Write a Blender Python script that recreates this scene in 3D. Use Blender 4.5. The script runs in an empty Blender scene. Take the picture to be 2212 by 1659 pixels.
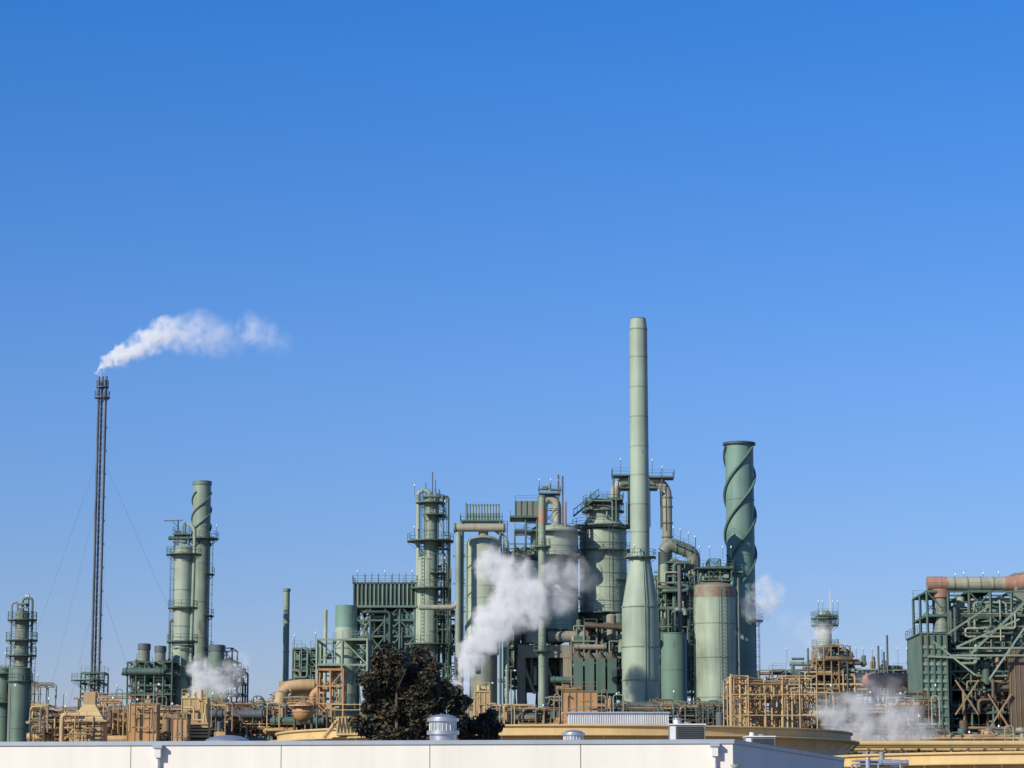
import bpy, math, random
from mathutils import Vector
# ---------------------------------------------------------------- image pixel coordinates to world positions, at assumed depths
F=5800.0; CX=1106.0; CY=829.5; HZ=1775.0; EYE=3.0
T=math.atan((HZ-CY)/F)
def at(u,v,D):
    a=(u-CX)/F; b=(CY-v)/F
    s=D/(math.cos(T)-b*math.sin(T))
    return Vector((a*s,D,EYE+s*(b*math.cos(T)+math.sin(T))))
scene=bpy.context.scene
R=random.Random(7)
# ---------------------------------------------------------------- materials
MATS={}
def nd(t,k,**kw):
    n=t.nodes.new(k)
    for a,b in kw.items(): setattr(n,a,b)
    return n
def paint(name,col,rust=0.15,streak=0.35,rough=0.6,metal=0.0,rustcol=(0.17,0.095,0.06),scale=1.0):
    m=bpy.data.materials.new(name); m.use_nodes=True; t=m.node_tree; L=t.links
    bs=t.nodes['Principled BSDF']; bs.inputs['Roughness'].default_value=rough; bs.inputs['Metallic'].default_value=metal
    geo=nd(t,'ShaderNodeNewGeometry')
    n1=nd(t,'ShaderNodeTexNoise'); n1.inputs['Scale'].default_value=0.22*scale; n1.inputs['Detail'].default_value=5; L.new(geo.outputs['Position'],n1.inputs['Vector'])
    mp=nd(t,'ShaderNodeMapping'); mp.inputs['Scale'].default_value=(1.3*scale,1.3*scale,0.07*scale); L.new(geo.outputs['Position'],mp.inputs['Vector'])
    n2=nd(t,'ShaderNodeTexNoise'); n2.inputs['Scale'].default_value=1.0; n2.inputs['Detail'].default_value=6; n2.inputs['Roughness'].default_value=0.65; L.new(mp.outputs[0],n2.inputs['Vector'])
    a=nd(t,'ShaderNodeMath',operation='ADD'); L.new(n1.outputs[0],a.inputs[0]); L.new(n2.outputs[0],a.inputs[1])
    mr=nd(t,'ShaderNodeMapRange'); mr.inputs['From Min'].default_value=0.7; mr.inputs['From Max'].default_value=1.3
    mr.inputs['To Min'].default_value=1-streak; mr.inputs['To Max'].default_value=1+streak*0.45; L.new(a.outputs[0],mr.inputs[0])
    vm=nd(t,'ShaderNodeVectorMath',operation='SCALE'); vm.inputs[0].default_value=col; L.new(mr.outputs[0],vm.inputs['Scale'])
    n3=nd(t,'ShaderNodeTexNoise'); n3.inputs['Scale'].default_value=0.5*scale; n3.inputs['Detail'].default_value=8; n3.inputs['Roughness'].default_value=0.7; L.new(mp.outputs[0],n3.inputs['Vector'])
    n4=nd(t,'ShaderNodeTexNoise'); n4.inputs['Scale'].default_value=0.35*scale; n4.inputs['Detail'].default_value=7; L.new(geo.outputs['Position'],n4.inputs['Vector'])
    b=nd(t,'ShaderNodeMath',operation='MULTIPLY'); L.new(n3.outputs[0],b.inputs[0]); L.new(n4.outputs[0],b.inputs[1])
    m2=nd(t,'ShaderNodeMapRange'); m2.inputs['From Min'].default_value=0.40-rust*0.35; m2.inputs['From Max'].default_value=0.47-rust*0.2
    m2.inputs['To Max'].default_value=0.75 if rust>0 else 0.0; L.new(b.outputs[0],m2.inputs[0])
    mx=nd(t,'ShaderNodeMix',data_type='RGBA'); L.new(m2.outputs[0],mx.inputs[0]); L.new(vm.outputs[0],mx.inputs[6]); mx.inputs[7].default_value=(*rustcol,1)
    L.new(mx.outputs[2],bs.inputs['Base Color'])
    MATS[name]=m
paint('pale_green_paint',(0.345,0.415,0.315),0.12,0.34)
paint('stack_green_paint',(0.325,0.41,0.315),0.05,0.2)
paint('sage_green_paint',(0.245,0.315,0.24),0.16,0.38)
paint('mid_green_paint',(0.135,0.215,0.165),0.14,0.38)
paint('teal_green_paint',(0.155,0.275,0.225),0.06,0.25)
paint('steel_green',(0.082,0.145,0.117),0.12,0.35)
paint('dark_green_steel',(0.045,0.075,0.063),0.1,0.4)  # dark tone lifted, distance haze put into the base colour
paint('grey_green_paint',(0.20,0.225,0.18),0.18,0.4)
paint('beige_duct',(0.36,0.345,0.255),0.14,0.35)
paint('brown_steel',(0.135,0.10,0.07),0.2,0.4)
paint('rust_paint',(0.40,0.21,0.15),0.35,0.4,rustcol=(0.27,0.26,0.19))
paint('worn_vessel_head_paint',(0.26,0.27,0.20),0.62,0.4,rustcol=(0.27,0.13,0.085),scale=2.2)
paint('orange_paint',(0.50,0.285,0.125),0.14,0.4)
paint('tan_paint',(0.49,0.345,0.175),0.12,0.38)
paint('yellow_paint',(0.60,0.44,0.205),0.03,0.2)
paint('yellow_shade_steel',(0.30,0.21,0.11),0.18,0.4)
paint('slate_steel',(0.10,0.12,0.135),0.05,0.4)
paint('flare_steel',(0.15,0.17,0.20),0.05,0.5)
paint('grey_steel',(0.22,0.23,0.22),0.1,0.35)
paint('black_steel',(0.022,0.023,0.025),0.0,0.3)
paint('concrete',(0.30,0.28,0.22),0.1,0.3,0.9)
paint('white_wall_paint',(0.80,0.765,0.70),0.0,0.09,0.8)
paint('coping_metal',(0.36,0.42,0.48),0.0,0.15,0.5,0.2)
paint('galvanised_metal',(0.55,0.57,0.6),0.0,0.2,0.35,0.7)
paint('white_metal',(0.72,0.72,0.71),0.0,0.16,0.5)
paint('lamp_glass_white',(0.7,0.7,0.68),0.0,0.0,0.3)
paint('bark',(0.14,0.10,0.075),0.0,0.4,0.9)
paint('roof_membrane',(0.4,0.42,0.44),0.0,0.2,0.9)
paint('dirt_ground',(0.20,0.165,0.12),0.0,0.4,1.0,scale=0.3)
def leafmat(name,c1,c2,c3):
    m=bpy.data.materials.new(name); m.use_nodes=True; t=m.node_tree; L=t.links
    bs=t.nodes['Principled BSDF']; bs.inputs['Roughness'].default_value=0.7
    geo=nd(t,'ShaderNodeNewGeometry')
    n=nd(t,'ShaderNodeTexNoise'); n.inputs['Scale'].default_value=0.8; n.inputs['Detail'].default_value=6; L.new(geo.outputs['Position'],n.inputs['Vector'])
    r=nd(t,'ShaderNodeValToRGB'); r.color_ramp.elements[0].position=0.36; r.color_ramp.elements[0].color=(*c1,1)
    r.color_ramp.elements[1].position=0.64; r.color_ramp.elements[1].color=(*c3,1); e=r.color_ramp.elements.new(0.5); e.color=(*c2,1)
    L.new(n.outputs[0],r.inputs[0]); L.new(r.outputs[0],bs.inputs['Base Color']); MATS[name]=m
leafmat('eucalyptus_leaves',(0.022,0.024,0.015),(0.05,0.046,0.026),(0.105,0.078,0.048))  # last, browner tint is sunlit foliage put into the leaf colour
leafmat('shrub_leaves',(0.02,0.03,0.012),(0.05,0.07,0.03),(0.09,0.11,0.05))
# ---------------------------------------------------------------- mesh builder
class B:
    def __init__(s,name,D=450):
        s.name=name; s.D=D; s.V=[]; s.Fc=[]; s.M=[]; s.S=[]; s.mats=[]; s.k=D/F
    def mi(s,m):
        if m not in s.mats: s.mats.append(m)
        return s.mats.index(m)
    def P(s,u,v,d=0.0):
        return at(u,v,s.D) + Vector((0,d,0))
    def f(s,idx,m,sm=False):
        s.Fc.append(tuple(idx)); s.M.append(s.mi(m)); s.S.append(sm)
    def cyl(s,p0,p1,r0,r1=None,m='steel_green',n=10,cap=True):
        p0=Vector(p0); p1=Vector(p1)
        if r1 is None: r1=r0
        z=(p1-p0)
        if z.length<1e-6: return
        z.normalize()
        x=z.orthogonal().normalized() if abs(z.z)<0.999 else Vector((1,0,0)); y=z.cross(x)
        b=len(s.V)
        for p,r in((p0,r0),(p1,r1)):
            for i in range(n):
                a=2*math.pi*i/n; s.V.append(p+x*(r*math.cos(a))+y*(r*math.sin(a)))
        for i in range(n):
            j=(i+1)%n; s.f((b+i,b+j,b+n+j,b+n+i),m,n>5)
        if cap:
            c=len(s.V); s.V+= [Vector(q) for q in s.V[b:b+2*n]]
            s.f(range(c+n-1,c-1,-1),m); s.f(range(c+n,c+2*n),m)
    def beam(s,p0,p1,w=0.3,m='steel_green'):
        s.cyl(p0,p1,w*0.6,w*0.6,m,4)
    def box(s,x0,x1,y0,y1,z0,z1,m):
        b=len(s.V)
        for z in(z0,z1):
            for x,y in((x0,y0),(x1,y0),(x1,y1),(x0,y1)): s.V.append(Vector((x,y,z)))
        for q in((3,2,1,0),(4,5,6,7),(0,1,5,4),(1,2,6,5),(2,3,7,6),(3,0,4,7)): s.f([b+i for i in q],m)
    def lathe(s,cx,cy,prof,m,n=32):
        b=len(s.V)
        for r,z in prof:
            for i in range(n):
                a=2*math.pi*i/n; s.V.append(Vector((cx+r*math.cos(a),cy+r*math.sin(a),z)))
        for k in range(len(prof)-1):
            for i in range(n):
                j=(i+1)%n; s.f((b+k*n+i,b+k*n+j,b+(k+1)*n+j,b+(k+1)*n+i),m,True)
    def dome(s,cx,cy,z,r,h,m,n=32):
        s.lathe(cx,cy,[(r*math.cos(a*math.pi/18)+1e-4,z+h*math.sin(a*math.pi/18)) for a in range(10)],m,n)
    def tube(s,pts,r,m,n=8,bend=None):
        pts=[Vector(p) for p in pts]
        if bend:
            q=[pts[0]]
            for i in range(1,len(pts)-1):
                a,c,d=pts[i-1],pts[i],pts[i+1]
                la=min(bend,(a-c).length*0.5); ld=min(bend,(d-c).length*0.5)
                s0=c+(a-c).normalized()*la; s1=c+(d-c).normalized()*ld
                for k in range(7):
                    t=k/6; q.append(s0*(1-t)**2+c*2*t*(1-t)+s1*t*t)
            q.append(pts[-1]); pts=q
        b=len(s.V); N=len(pts); px=None
        for i,p in enumerate(pts):
            tn=(pts[min(i+1,N-1)]-pts[max(i-1,0)]).normalized()
            if px is None: px=tn.orthogonal().normalized()
            else:
                px=px-tn*px.dot(tn)
                px=px.normalized() if px.length>1e-5 else tn.orthogonal().normalized()
            y=tn.cross(px)
            for k in range(n):
                a=2*math.pi*k/n; s.V.append(p+px*(r*math.cos(a))+y*(r*math.sin(a)))
        for i in range(N-1):
            for k in range(n):
                j=(k+1)%n; s.f((b+i*n+k,b+i*n+j,b+(i+1)*n+j,b+(i+1)*n+k),m,n>4)
        for o in(b,b+(N-1)*n):
            c=len(s.V); s.V+=[Vector(q) for q in s.V[o:o+n]]; s.f(range(c,c+n),m)
    def rail(s,pts,m='steel_green',h=1.1,w=0.065,closed=False):
        pts=[Vector(p) for p in pts]
        if closed: pts.append(pts[0])
        for a,b in zip(pts,pts[1:]):
            L=(b-a).length; n=max(1,int(L/1.9))
            for i in range(n+1):
                q=a.lerp(b,i/n); s.beam(q,q+Vector((0,0,h)),w,m)
            for hh in(h,h*0.55): s.beam(a+Vector((0,0,hh)),b+Vector((0,0,hh)),w*0.8,m)
    def plat(s,cx,cy,z,r0,r1,a0=0,a1=360,m='steel_green',rail=True):
        n=max(4,int((a1-a0)/15)); A=[math.radians(a0+(a1-a0)*i/n) for i in range(n+1)]
        b=len(s.V)
        for a in A:
            c,d=math.cos(a),math.sin(a)
            for r,zz in((r0,z),(r1,z),(r1,z-0.2),(r0,z-0.2)): s.V.append(Vector((cx+r*c,cy+r*d,zz)))
        for i in range(n):
            o=b+4*i
            for k in range(4): s.f((o+k,o+(k+1)%4,o+4+(k+1)%4,o+4+k),m)
        if rail:
            P=[Vector((cx+(r1-.06)*math.cos(a),cy+(r1-.06)*math.sin(a),z)) for a in A]
            for q in P[::2]: s.beam(q,q+Vector((0,0,1.1)),0.06,m)
            for hh in(1.1,0.6):
                s.tube([q+Vector((0,0,hh)) for q in P],0.035,m,4)
        for i in range(0,n+1,3):
            a=A[i]; s.beam((cx+r1*math.cos(a),cy+r1*math.sin(a),z-.2),(cx+r0*math.cos(a),cy+r0*math.sin(a),z-.2-(r1-r0)*.8),0.1,m)
    def rplat(s,x0,x1,y0,y1,z,m='steel_green'):
        s.box(x0,x1,y0,y1,z-.22,z,m); s.rail([(x0,y0,z),(x1,y0,z),(x1,y1,z),(x0,y1,z)],m,closed=True)
    def ladder(s,x,y,z0,z1,m='steel_green',cage=True):
        for d in(-.25,.25): s.beam((x+d,y,z0),(x+d,y,z1),0.07,m)
        z=z0
        while z<z1:
            s.beam((x-.25,y,z),(x+.25,y,z),0.05,m); z+=0.6
        if cage:
            z=z0+2
            while z<z1:
                s.tube([(x-.38,y,z),(x-.35,y-.5,z),(x,y-.75,z),(x+.35,y-.5,z),(x+.38,y,z)],0.035,m,4); z+=1.8
            for d in(-.35,.35): s.beam((x+d,y-.62,z0+2),(x+d,y-.62,z1),0.045,m)
    def lamp(s,p,h=2.2,m='steel_green'):
        p=Vector(p); s.beam(p,p+Vector((0,0,h)),0.06,m); s.cyl(p+Vector((0,0,h-.05)),p+Vector((0,0,h+.22)),0.16,0.09,'lamp_glass_white',8)
    def vessel(s,u,vt,vb,rp,m,d=0,top=0.35,bot=0.0,rings=0,n=36,ringm=None):
        """vertical vessel standing from level vb (None = ground) up to vt (top of head)"""
        vm=(vt+(vb or 1560))/2; c=s.P(u,vm,d); r=rp*s.k; zt=at(u,vt,s.D).z; zb=0.0 if vb is None else at(u,vb,s.D).z
        h=r*top; zs=zt-h
        s.cyl((c.x,c.y,zb),(c.x,c.y,zs),r,r,m,n,True)
        if top>0: s.dome(c.x,c.y,zs,r,h,m,n)
        if bot>0: s.lathe(c.x,c.y,[(r,zb),(r*0.25,zb-bot*r)],m,n)
        q=random.Random(int(u*7+vt))
        for i in range(rings):
            z=zb+(zs-zb)*(i+1+q.uniform(-.12,.12)*(i<rings-1))/rings
            s.cyl((c.x,c.y,z-.07),(c.x,c.y,z+.07),r+.07,r+.07,ringm or m,n)
        return c.x,c.y,r,zb,zs
    def frame(s,u0,u1,vs,nx=3,dep=8,ny=2,m='steel_green',w=0.38,br=0.5,floor=0.6,d=0,ground=True,rail=True,seed=1,jag=False):
        q=random.Random(seed); vm=sum(vs)/len(vs)
        x0=s.P(u0,vm).x; x1=s.P(u1,vm).x; y0=s.D+d; y1=y0+dep
        Z=sorted([at(CX,v,s.D).z for v in vs]); 
        if ground: Z=[0.0]+Z
        X=[x0+(x1-x0)*i/(nx-1) for i in range(nx)]; Y=[y0+dep*i/(ny-1) for i in range(ny)]
        top=[len(Z)-1]*(nx-1)
        if jag: top=[max(1,len(Z)-1-q.choice((0,0,1,2))) for _ in range(nx-1)]
        ct=[max(top[max(0,i-1)],top[min(nx-2,i)]) for i in range(nx)]
        for i,x in enumerate(X):
            for y in Y: s.beam((x,y,Z[0]),(x,y,Z[ct[i]]),w,m)
            for k in range(1 if ground else 0,ct[i]+1): s.beam((x,y0,Z[k]),(x,y1,Z[k]),w*.85,m)
        for i in range(nx-1):
            for k in range(top[i]+1):
                if k==0 and ground: continue
                for y in Y: s.beam((X[i],y,Z[k]),(X[i+1],y,Z[k]),w*.85,m)
                if q.random()<floor:
                    z=Z[k]; s.box(X[i],X[i+1],y0,y1,z+.14,z+.24,m)
                    if rail: s.rail([(X[i],y0,z+.24),(X[i+1],y0,z+.24)],m); s.rail([(X[i],y1,z+.24),(X[i+1],y1,z+.24)],m)
            for k in range(top[i]):
                for y in Y:
                    if q.random()<br:
                        a,b=(Z[k],Z[k+1]) if q.random()<.5 else (Z[k+1],Z[k])
                        s.beam((X[i],y,a),(X[i+1],y,b),w*.55,m)
                        if q.random()<.4: s.beam((X[i],y,b),(X[i+1],y,a),w*.55,m)
        return X,Y,Z
    def tangle(s,u0,u1,v0,v1,dep,n,mats,r0=.08,r1=.35,d=0,seed=3,seg=(2,5)):
        q=random.Random(seed); a=s.P(u0,v1); b=s.P(u1,v0)
        x0,x1=a.x,b.x; z0,z1=max(0.3,a.z),b.z; y0=s.D+d; y1=y0+dep; sp=min(x1-x0,14)
        for _ in range(n):
            p=Vector((q.uniform(x0,x1),q.uniform(y0,y1),q.uniform(z0,z1))); P=[p.copy()]; last=-1; xa=max(x0,p.x-sp); xb=min(x1,p.x+sp)
            for k in range(q.randint(*seg)):
                ax=q.choice([i for i in(0,0,1,2,2) if i!=last]); last=ax
                p=p.copy()
                if ax==0: p.x=q.uniform(xa,xb)
                elif ax==1: p.y=q.uniform(y0,y1)
                else: p.z=q.uniform(z0,z1)
                P.append(p)
            r=r0+(r1-r0)*q.random()**2.2
            s.tube(P,r,q.choice(mats),6,bend=r*2.5)
    def clutter(s,u0,u1,v0,v1,dep,n,mats,d=0,seed=5,size=(0.6,2.2)):
        """small exchangers, drums, boxes, valves"""
        q=random.Random(seed); a=s.P(u0,v1); b=s.P(u1,v0)
        for _ in range(n):
            p=Vector((q.uniform(a.x,b.x),s.D+d+q.uniform(0,dep),q.uniform(max(0,a.z),b.z))); r=q.uniform(*size); m=q.choice(mats); t=q.random()
            if t<.35:
                L=r*q.uniform(1.5,3); s.cyl(p-Vector((L,0,0)),p+Vector((L,0,0)),r*.45,r*.45,m,12)
                for e in(-1,1): s.cyl(p+Vector((e*L*.8,0,0)),p+Vector((e*L*.86,0,0)),r*.55,r*.55,m,12)
            elif t<.7: s.cyl(p-Vector((0,0,r)),p+Vector((0,0,r)),r*.42,r*.42,m,12); s.dome(p.x,p.y,p.z+r,r*.42,r*.2,m,12)
            else: s.box(p.x-r*.6,p.x+r*.6,p.y-r*.4,p.y+r*.4,p.z-r*.45,p.z+r*.45,m)
    def build(s):
        me=bpy.data.meshes.new(s.name)
        xs=[v.x for v in s.V]; ys=[v.y for v in s.V]; zs=[v.z for v in s.V]
        o=Vector(((min(xs)+max(xs))/2,(min(ys)+max(ys))/2,min(zs)))
        me.from_pydata([tuple(v-o) for v in s.V],[],s.Fc)
        for m in s.mats: me.materials.append(MATS[m])
        me.polygons.foreach_set('material_index',s.M); me.polygons.foreach_set('use_smooth',s.S); me.update()
        ob=bpy.data.objects.new(s.name,me); ob.location=o; scene.collection.objects.link(ob); return ob
G3=['steel_green','mid_green_paint','sage_green_paint','grey_green_paint']
GD=['steel_green','mid_green_paint','dark_green_steel','grey_green_paint','beige_duct','sage_green_paint']
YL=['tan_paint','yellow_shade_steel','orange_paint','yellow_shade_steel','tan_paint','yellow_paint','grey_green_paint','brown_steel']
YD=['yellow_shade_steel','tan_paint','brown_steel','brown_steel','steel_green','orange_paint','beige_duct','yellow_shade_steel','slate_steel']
# ---------------------------------------------------------------- ground
g=B('ground'); b=0
g.V+=[Vector((-6000,-300,0)),Vector((6000,-300,0)),Vector((6000,12000,0)),Vector((-6000,12000,0))]; g.f((0,1,2,3),'dirt_ground'); g.build()
# ---------------------------------------------------------------- flare stack
o=B('flare_stack',500); fm='flare_steel'
c=o.P(213,1180); cx,cy=c.x,c.y; zt=at(217,822,500).z; w=0.66
for dx,dy,r in((-w,-w,.2),(w,-w,.2),(-w,w,.12),(w,w,.12)): o.cyl((cx+dx,cy+dy,0),(cx+dx,cy+dy,zt),r,r,fm,8)
o.cyl((cx-.1,cy,0),(cx-.1,cy,zt),.2,.2,fm,12)
z=2.0
while z<zt-3:
    for a,b2 in(((-w,-w),(w,-w)),((w,-w),(w,w)),((w,w),(-w,w)),((-w,w),(-w,-w))):
        o.beam((cx+a[0],cy+a[1],z),(cx+b2[0],cy+b2[1],z),.08,fm)
        o.beam((cx+a[0],cy+a[1],z),(cx+b2[0],cy+b2[1],z+2.2),.06,fm)
    z+=2.2
for dx in(-.7,0,.7): o.cyl((cx+dx,cy,zt-2),(cx+dx,cy,at(217,813,500).z),.2,.22,fm,10)
zp=at(217,858,500).z
o.plat(cx,cy,zp,.7,1.45,m=fm); o.plat(cx,cy,zp+2,.7,1.2,m=fm)
for k in range(14):
    z=zp-6-k*4.4; o.box(cx+w,cx+w+.4,cy-w,cy,z,z+.4,fm)
def guy(o,u0,v0,u1,v1,d1,r=.035): o.tube([o.P(u0,v0),Vector((at(u1,v1,o.D).x,o.D+d1,at(u1,v1,o.D).z))],r,fm,4)
for u0,v0,u1,v1,d1 in((206,1005,40,1345,20),(230,1008,360,1350,20),(205,1100,160,1500,-25),(229,1110,262,1500,-25),(229,1300,300,1560,10),(205,1300,120,1560,10)):
    guy(o,u0,v0,u1,v1,d1,.02)
o.frame(178,228,[1500,1478,1455],2,5,2,'mid_green_paint',.25,.5,1,d=-2); o.plat(cx-1,cy-3,at(200,1470,500).z,1,3,m='mid_green_paint')
o.build()
# ---------------------------------------------------------------- generic straked stack
def strakes(o,x,y,r,z0,z1,turns,starts,m,w=.22,ph=0):
    for k in range(starts):
        n=int(36*turns)+1
        pts=[]
        for i in range(n+1):
            a=ph+2*math.pi*(k/starts+turns*i/n); pts.append((x+(r+w)*math.cos(a),y+(r+w)*math.sin(a),z0+(z1-z0)*i/n))
        o.tube(pts,w*1.1,m,4)
# left pair
o=B('smokestack',475); x,y,r,zb,zs=o.vessel(432,1046,None,19.5,'sage_green_paint',0,0,rings=9)
o.cyl((x,y,zs-.2),(x,y,zs+.5),r+.12,r+.12,'mid_green_paint',32); o.cyl((x,y,zs+.4),(x,y,zs+.55),r-.2,r-.2,'black_steel',24)
strakes(o,x,y,r,at(432,1180,475).z,zs-1.5,1.0,3,'steel_green',.13)
o.plat(x,y,at(432,1163,475).z,r,r+1.5); o.ladder(x+r+.3,y-.4,10,at(432,1160,475).z)
for v in(1240,1330,1400): o.plat(x,y,at(432,v,475).z,r,r+.9,-60,40)
o.lamp((x+r+1.2,y-.5,at(432,1163,475).z)); o.build()
o=B('distillation_column',462); x,y,r,zb,zs=o.vessel(394,1176,None,21,'pale_green_paint',0,.4,rings=7,ringm='sage_green_paint')
for v,e in((1197,1.4),(1312,.9),(1385,1.0),(1440,1.2)): o.plat(x,y,at(394,v,462).z,r,r+e)
o.ladder(x-r-.2,y-.5,8,zs); z=at(394,1190,462).z
o.tube([(x+1.5,y-1,z-30),(x+1.9,y-1,z),(x+1.9,y-1,z+4),(x,y,z+5),(x,y,z)],.3,'sage_green_paint',8,1)
# davit & head frame
o.beam((x-1,y-1,z),(x-1,y-1,z+5.2),.22); o.beam((x-3.4,y-1,z+5.1),(x-.2,y-1,z+5.2),.2); o.beam((x-1,y-1,z+4),(x-2,y-1,z+5.1),.12)
X0=o.P(378,1170).x; X1=o.P(408,1170).x
for xx in(X0,X1):
    for yy in(y-1,y+1): o.beam((xx,yy,z),(xx,yy,z+2.9),.15)
o.rplat(X0-.2,X1+.2,y-1.4,y+1.4,z+2.9); o.clutter(384,404,1150,1185,1,7,['grey_green_paint','steel_green'],-1,4,(.4,.9))
o.tube([(x-r-.5,y,2),(x-r-.5,y,z-12),(x-r+.4,y,z-12)],.22,'grey_green_paint',8,.5)
o.tangle(370,420,1370,1500,4,10,G3,.08,.25,-3,21); o.build()
# small heaters beside column
for nm,u,vt,rp,mm in(('process_heater_stack',310,1395,12.5,'grey_green_paint'),('process_heater_stack',345,1400,11.5,'grey_green_paint'),('process_heater_stack',467,1398,17,'mid_green_paint')):
    o=B(nm,458); x,y,r,zb,zs=o.vessel(u,vt,None,rp,mm,0,0,rings=3); o.cyl((x,y,zs-.7),(x,y,zs+.3),r+.12,r+.12,'slate_steel',24); o.cyl((x,y,zs+.3),(x,y,zs+.36),r-.1,r-.1,'black_steel',20)
    o.plat(x,y,at(u,vt+55,458).z,r,r+1.2,m='mid_green_paint'); o.lathe(x,y,[(r*1.6,at(u,vt+110,458).z),(r,at(u,vt+80,458).z)],mm,24); o.cyl((x,y,0),(x,y,at(u,vt+110,458).z),r*1.6,r*1.6,'mid_green_paint',24); o.build()
o=B('process_unit_structure',455); o.frame(275,372,[1500,1480,1455,1430],6,9,2,'steel_green',.26,.3,.6,seed=2,jag=True)
o.tangle(272,370,1425,1520,8,44,G3+['brown_steel'],.08,.25,0,2); o.clutter(278,368,1440,1500,7,24,G3+['beige_duct','rust_paint'],0,2,(.4,1.4))
o.build()
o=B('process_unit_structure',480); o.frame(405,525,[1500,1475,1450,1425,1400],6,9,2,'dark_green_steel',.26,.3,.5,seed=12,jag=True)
o.tangle(400,525,1420,1530,8,44,G3+['brown_steel'],.08,.25,0,22); o.clutter(405,500,1430,1500,7,24,G3,0,2,(.4,1.4)); o.build()
# ---------------------------------------------------------------- far-left columns
o=B('distillation_column',415); x,y,r,zb,zs=o.vessel(47,1318,1440,15,'grey_green_paint',0,.5,rings=4,ringm='mid_green_paint')
o.vessel(42,1440,None,21,'mid_green_paint',0,.2,rings=3)
for v,e in((1338,1.2),(1382,1.4),(1415,1.3),(1470,.9)): o.plat(x,y,at(47,v,415).z,r,r+e)
o.ladder(x+r+.9,y-.3,6,zs); o.tube([(x,y,zs),(x,y,zs+2.4),(x+1.5,y,zs+2.4),(x+1.5,y,5)],.2,'mid_green_paint',8,.6)
o.tube([(x-.8,y,zs),(x-.8,y,zs+1.8),(x-r-.6,y,zs+1.6),(x-r-.6,y,4)],.16,'grey_green_paint',8,.5)
for q in(1.3,2.2): o.lamp((x+q*.4,y,zs+.5),2.2)
o.beam((x+.9,y,zs),(x+.9,y,zs+3),.2); o.tangle(28,68,1300,1345,3,6,G3,.08,.2,-1.5,8); o.build()
o=B('process_vessel',420); x,y,r,zb,zs=o.vessel(6,1440,None,17,'mid_green_paint',0,.4,rings=4); o.plat(x,y,zs-.5,r,r+1); o.plat(x,y,zs-5,r,r+1); o.ladder(x+r+.2,y-.5,2,zs+1); o.lamp((x+.5,y-1,zs),2.5); o.build()
# ---------------------------------------------------------------- thin lone stack
o=B('smokestack',480); x,y,r,zb,zs=o.vessel(617.5,1274,None,6.8,'sage_green_paint',0,0,rings=8,n=20); o.cyl((x,y,zs-.3),(x,y,zs+.2),r+.12,r+.12,'mid_green_paint',20); o.build()
# ---------------------------------------------------------------- furnace block
o=B('process_furnace',440)
D=440; x0=o.P(764,1290).x; x1=o.P(898,1290).x; zt=at(0,1262,D).z; zm=at(0,1308,D).z; y0=D; y1=D+9
o.box(x0,x1,y0,y1,zm,zt,'mid_green_paint')
n=15
for i in range(n+1):
    xx=x0+(x1-x0)*i/n; o.box(xx-.1,xx+.1,y0-.4,y0-.003,zm,zt+.3,'sage_green_paint' if i%2 else 'mid_green_paint')
for i in range(n):
    xx=x0+(x1-x0)*(i+.5)/n; o.box(xx-.18,xx+.18,y0-.12,y0-.003,zm+.8,zt-.8,'dark_green_steel')
o.box(x0-.3,x1+.3,y0-.5,y1,zm-.35,zm-.003,'mid_green_paint'); o.rplat(x0-.2,x1+.2,y0-.4,y1,zt+.3)
for i in range(9): 
    xx=x0+(x1-x0)*(i+.5)/9; o.lamp((xx,y0+1,zt+.3),1.9) if i%4==0 else o.beam((xx,y0+2,zt),(xx,y0+2,zt+2),.1)
o.frame(768,896,[1309,1340,1375,1412,1450],5,9,3,'steel_green',.4,.85,.6,seed=5)
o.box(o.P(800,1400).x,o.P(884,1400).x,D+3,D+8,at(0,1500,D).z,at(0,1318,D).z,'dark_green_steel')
xx0,xx1=o.P(835,1340).x,o.P(890,1340).x
o.box(xx0,xx1,D+.6,D+3,at(0,1440,D).z,at(0,1325,D).z,'mid_green_paint')
for i in range(7):
    xx=xx0+(xx1-xx0)*i/6; o.box(xx-.08,xx+.08,D+.4,D+.598,at(0,1440,D).z,at(0,1325,D).z,'steel_green')
o.tangle(768,896,1315,1480,8,26,GD,.08,.3,-.5,5)
o.build()
o=B('furnace_stack',430); x,y,r,zb,zs=o.vessel(747,1309,None,23.5,'teal_green_paint',0,0,n=40)
z1=at(0,1356,430).z; z2=at(0,1400,430).z; z3=at(0,1500,430).z
o.cyl((x,y,z3),(x,y,z1),r+.03,r+.03,'stack_green_paint',40); o.cyl((x,y,z2-.1),(x,y,z2+.1),r+.14,r+.14,'sage_green_paint',40); o.cyl((x,y,zs),(x,y,zs+.05),r-.15,r-.15,'black_steel',30)
o.tube([(x-r-1.6,y+.5,8),(x-r-1.6,y+.5,zs-1),(x-r-1.6,y+.5,zs-.6)],.3,'pale_green_paint',8); o.ladder(x+r*.6,y-r*.85,12,zs-1)
o.frame(690,798,[1386,1440],3,9,2,'sage_green_paint',.4,.6,.5,d=-5,seed=3); o.frame(720,800,[1386,1420,1460],3,8,2,'mid_green_paint',.3,.6,.6,d=-1,seed=8)
o.build()
o=B('process_unit_structure',448); o.frame(632,690,[1500,1475,1450,1425,1402],4,8,2,'mid_green_paint',.26,.3,.6,seed=4,jag=True)
o.tangle(630,700,1400,1520,7,40,G3,.08,.3,-.5,14)
p=o.P(655,1425,3); o.cyl(p-Vector((1.7,0,0)),p+Vector((1.7,0,0)),1.6,1.6,'mid_green_paint',20); o.dome(p.x,p.y,p.z+1,1.3,1.3,'sage_green_paint',20)
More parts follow.
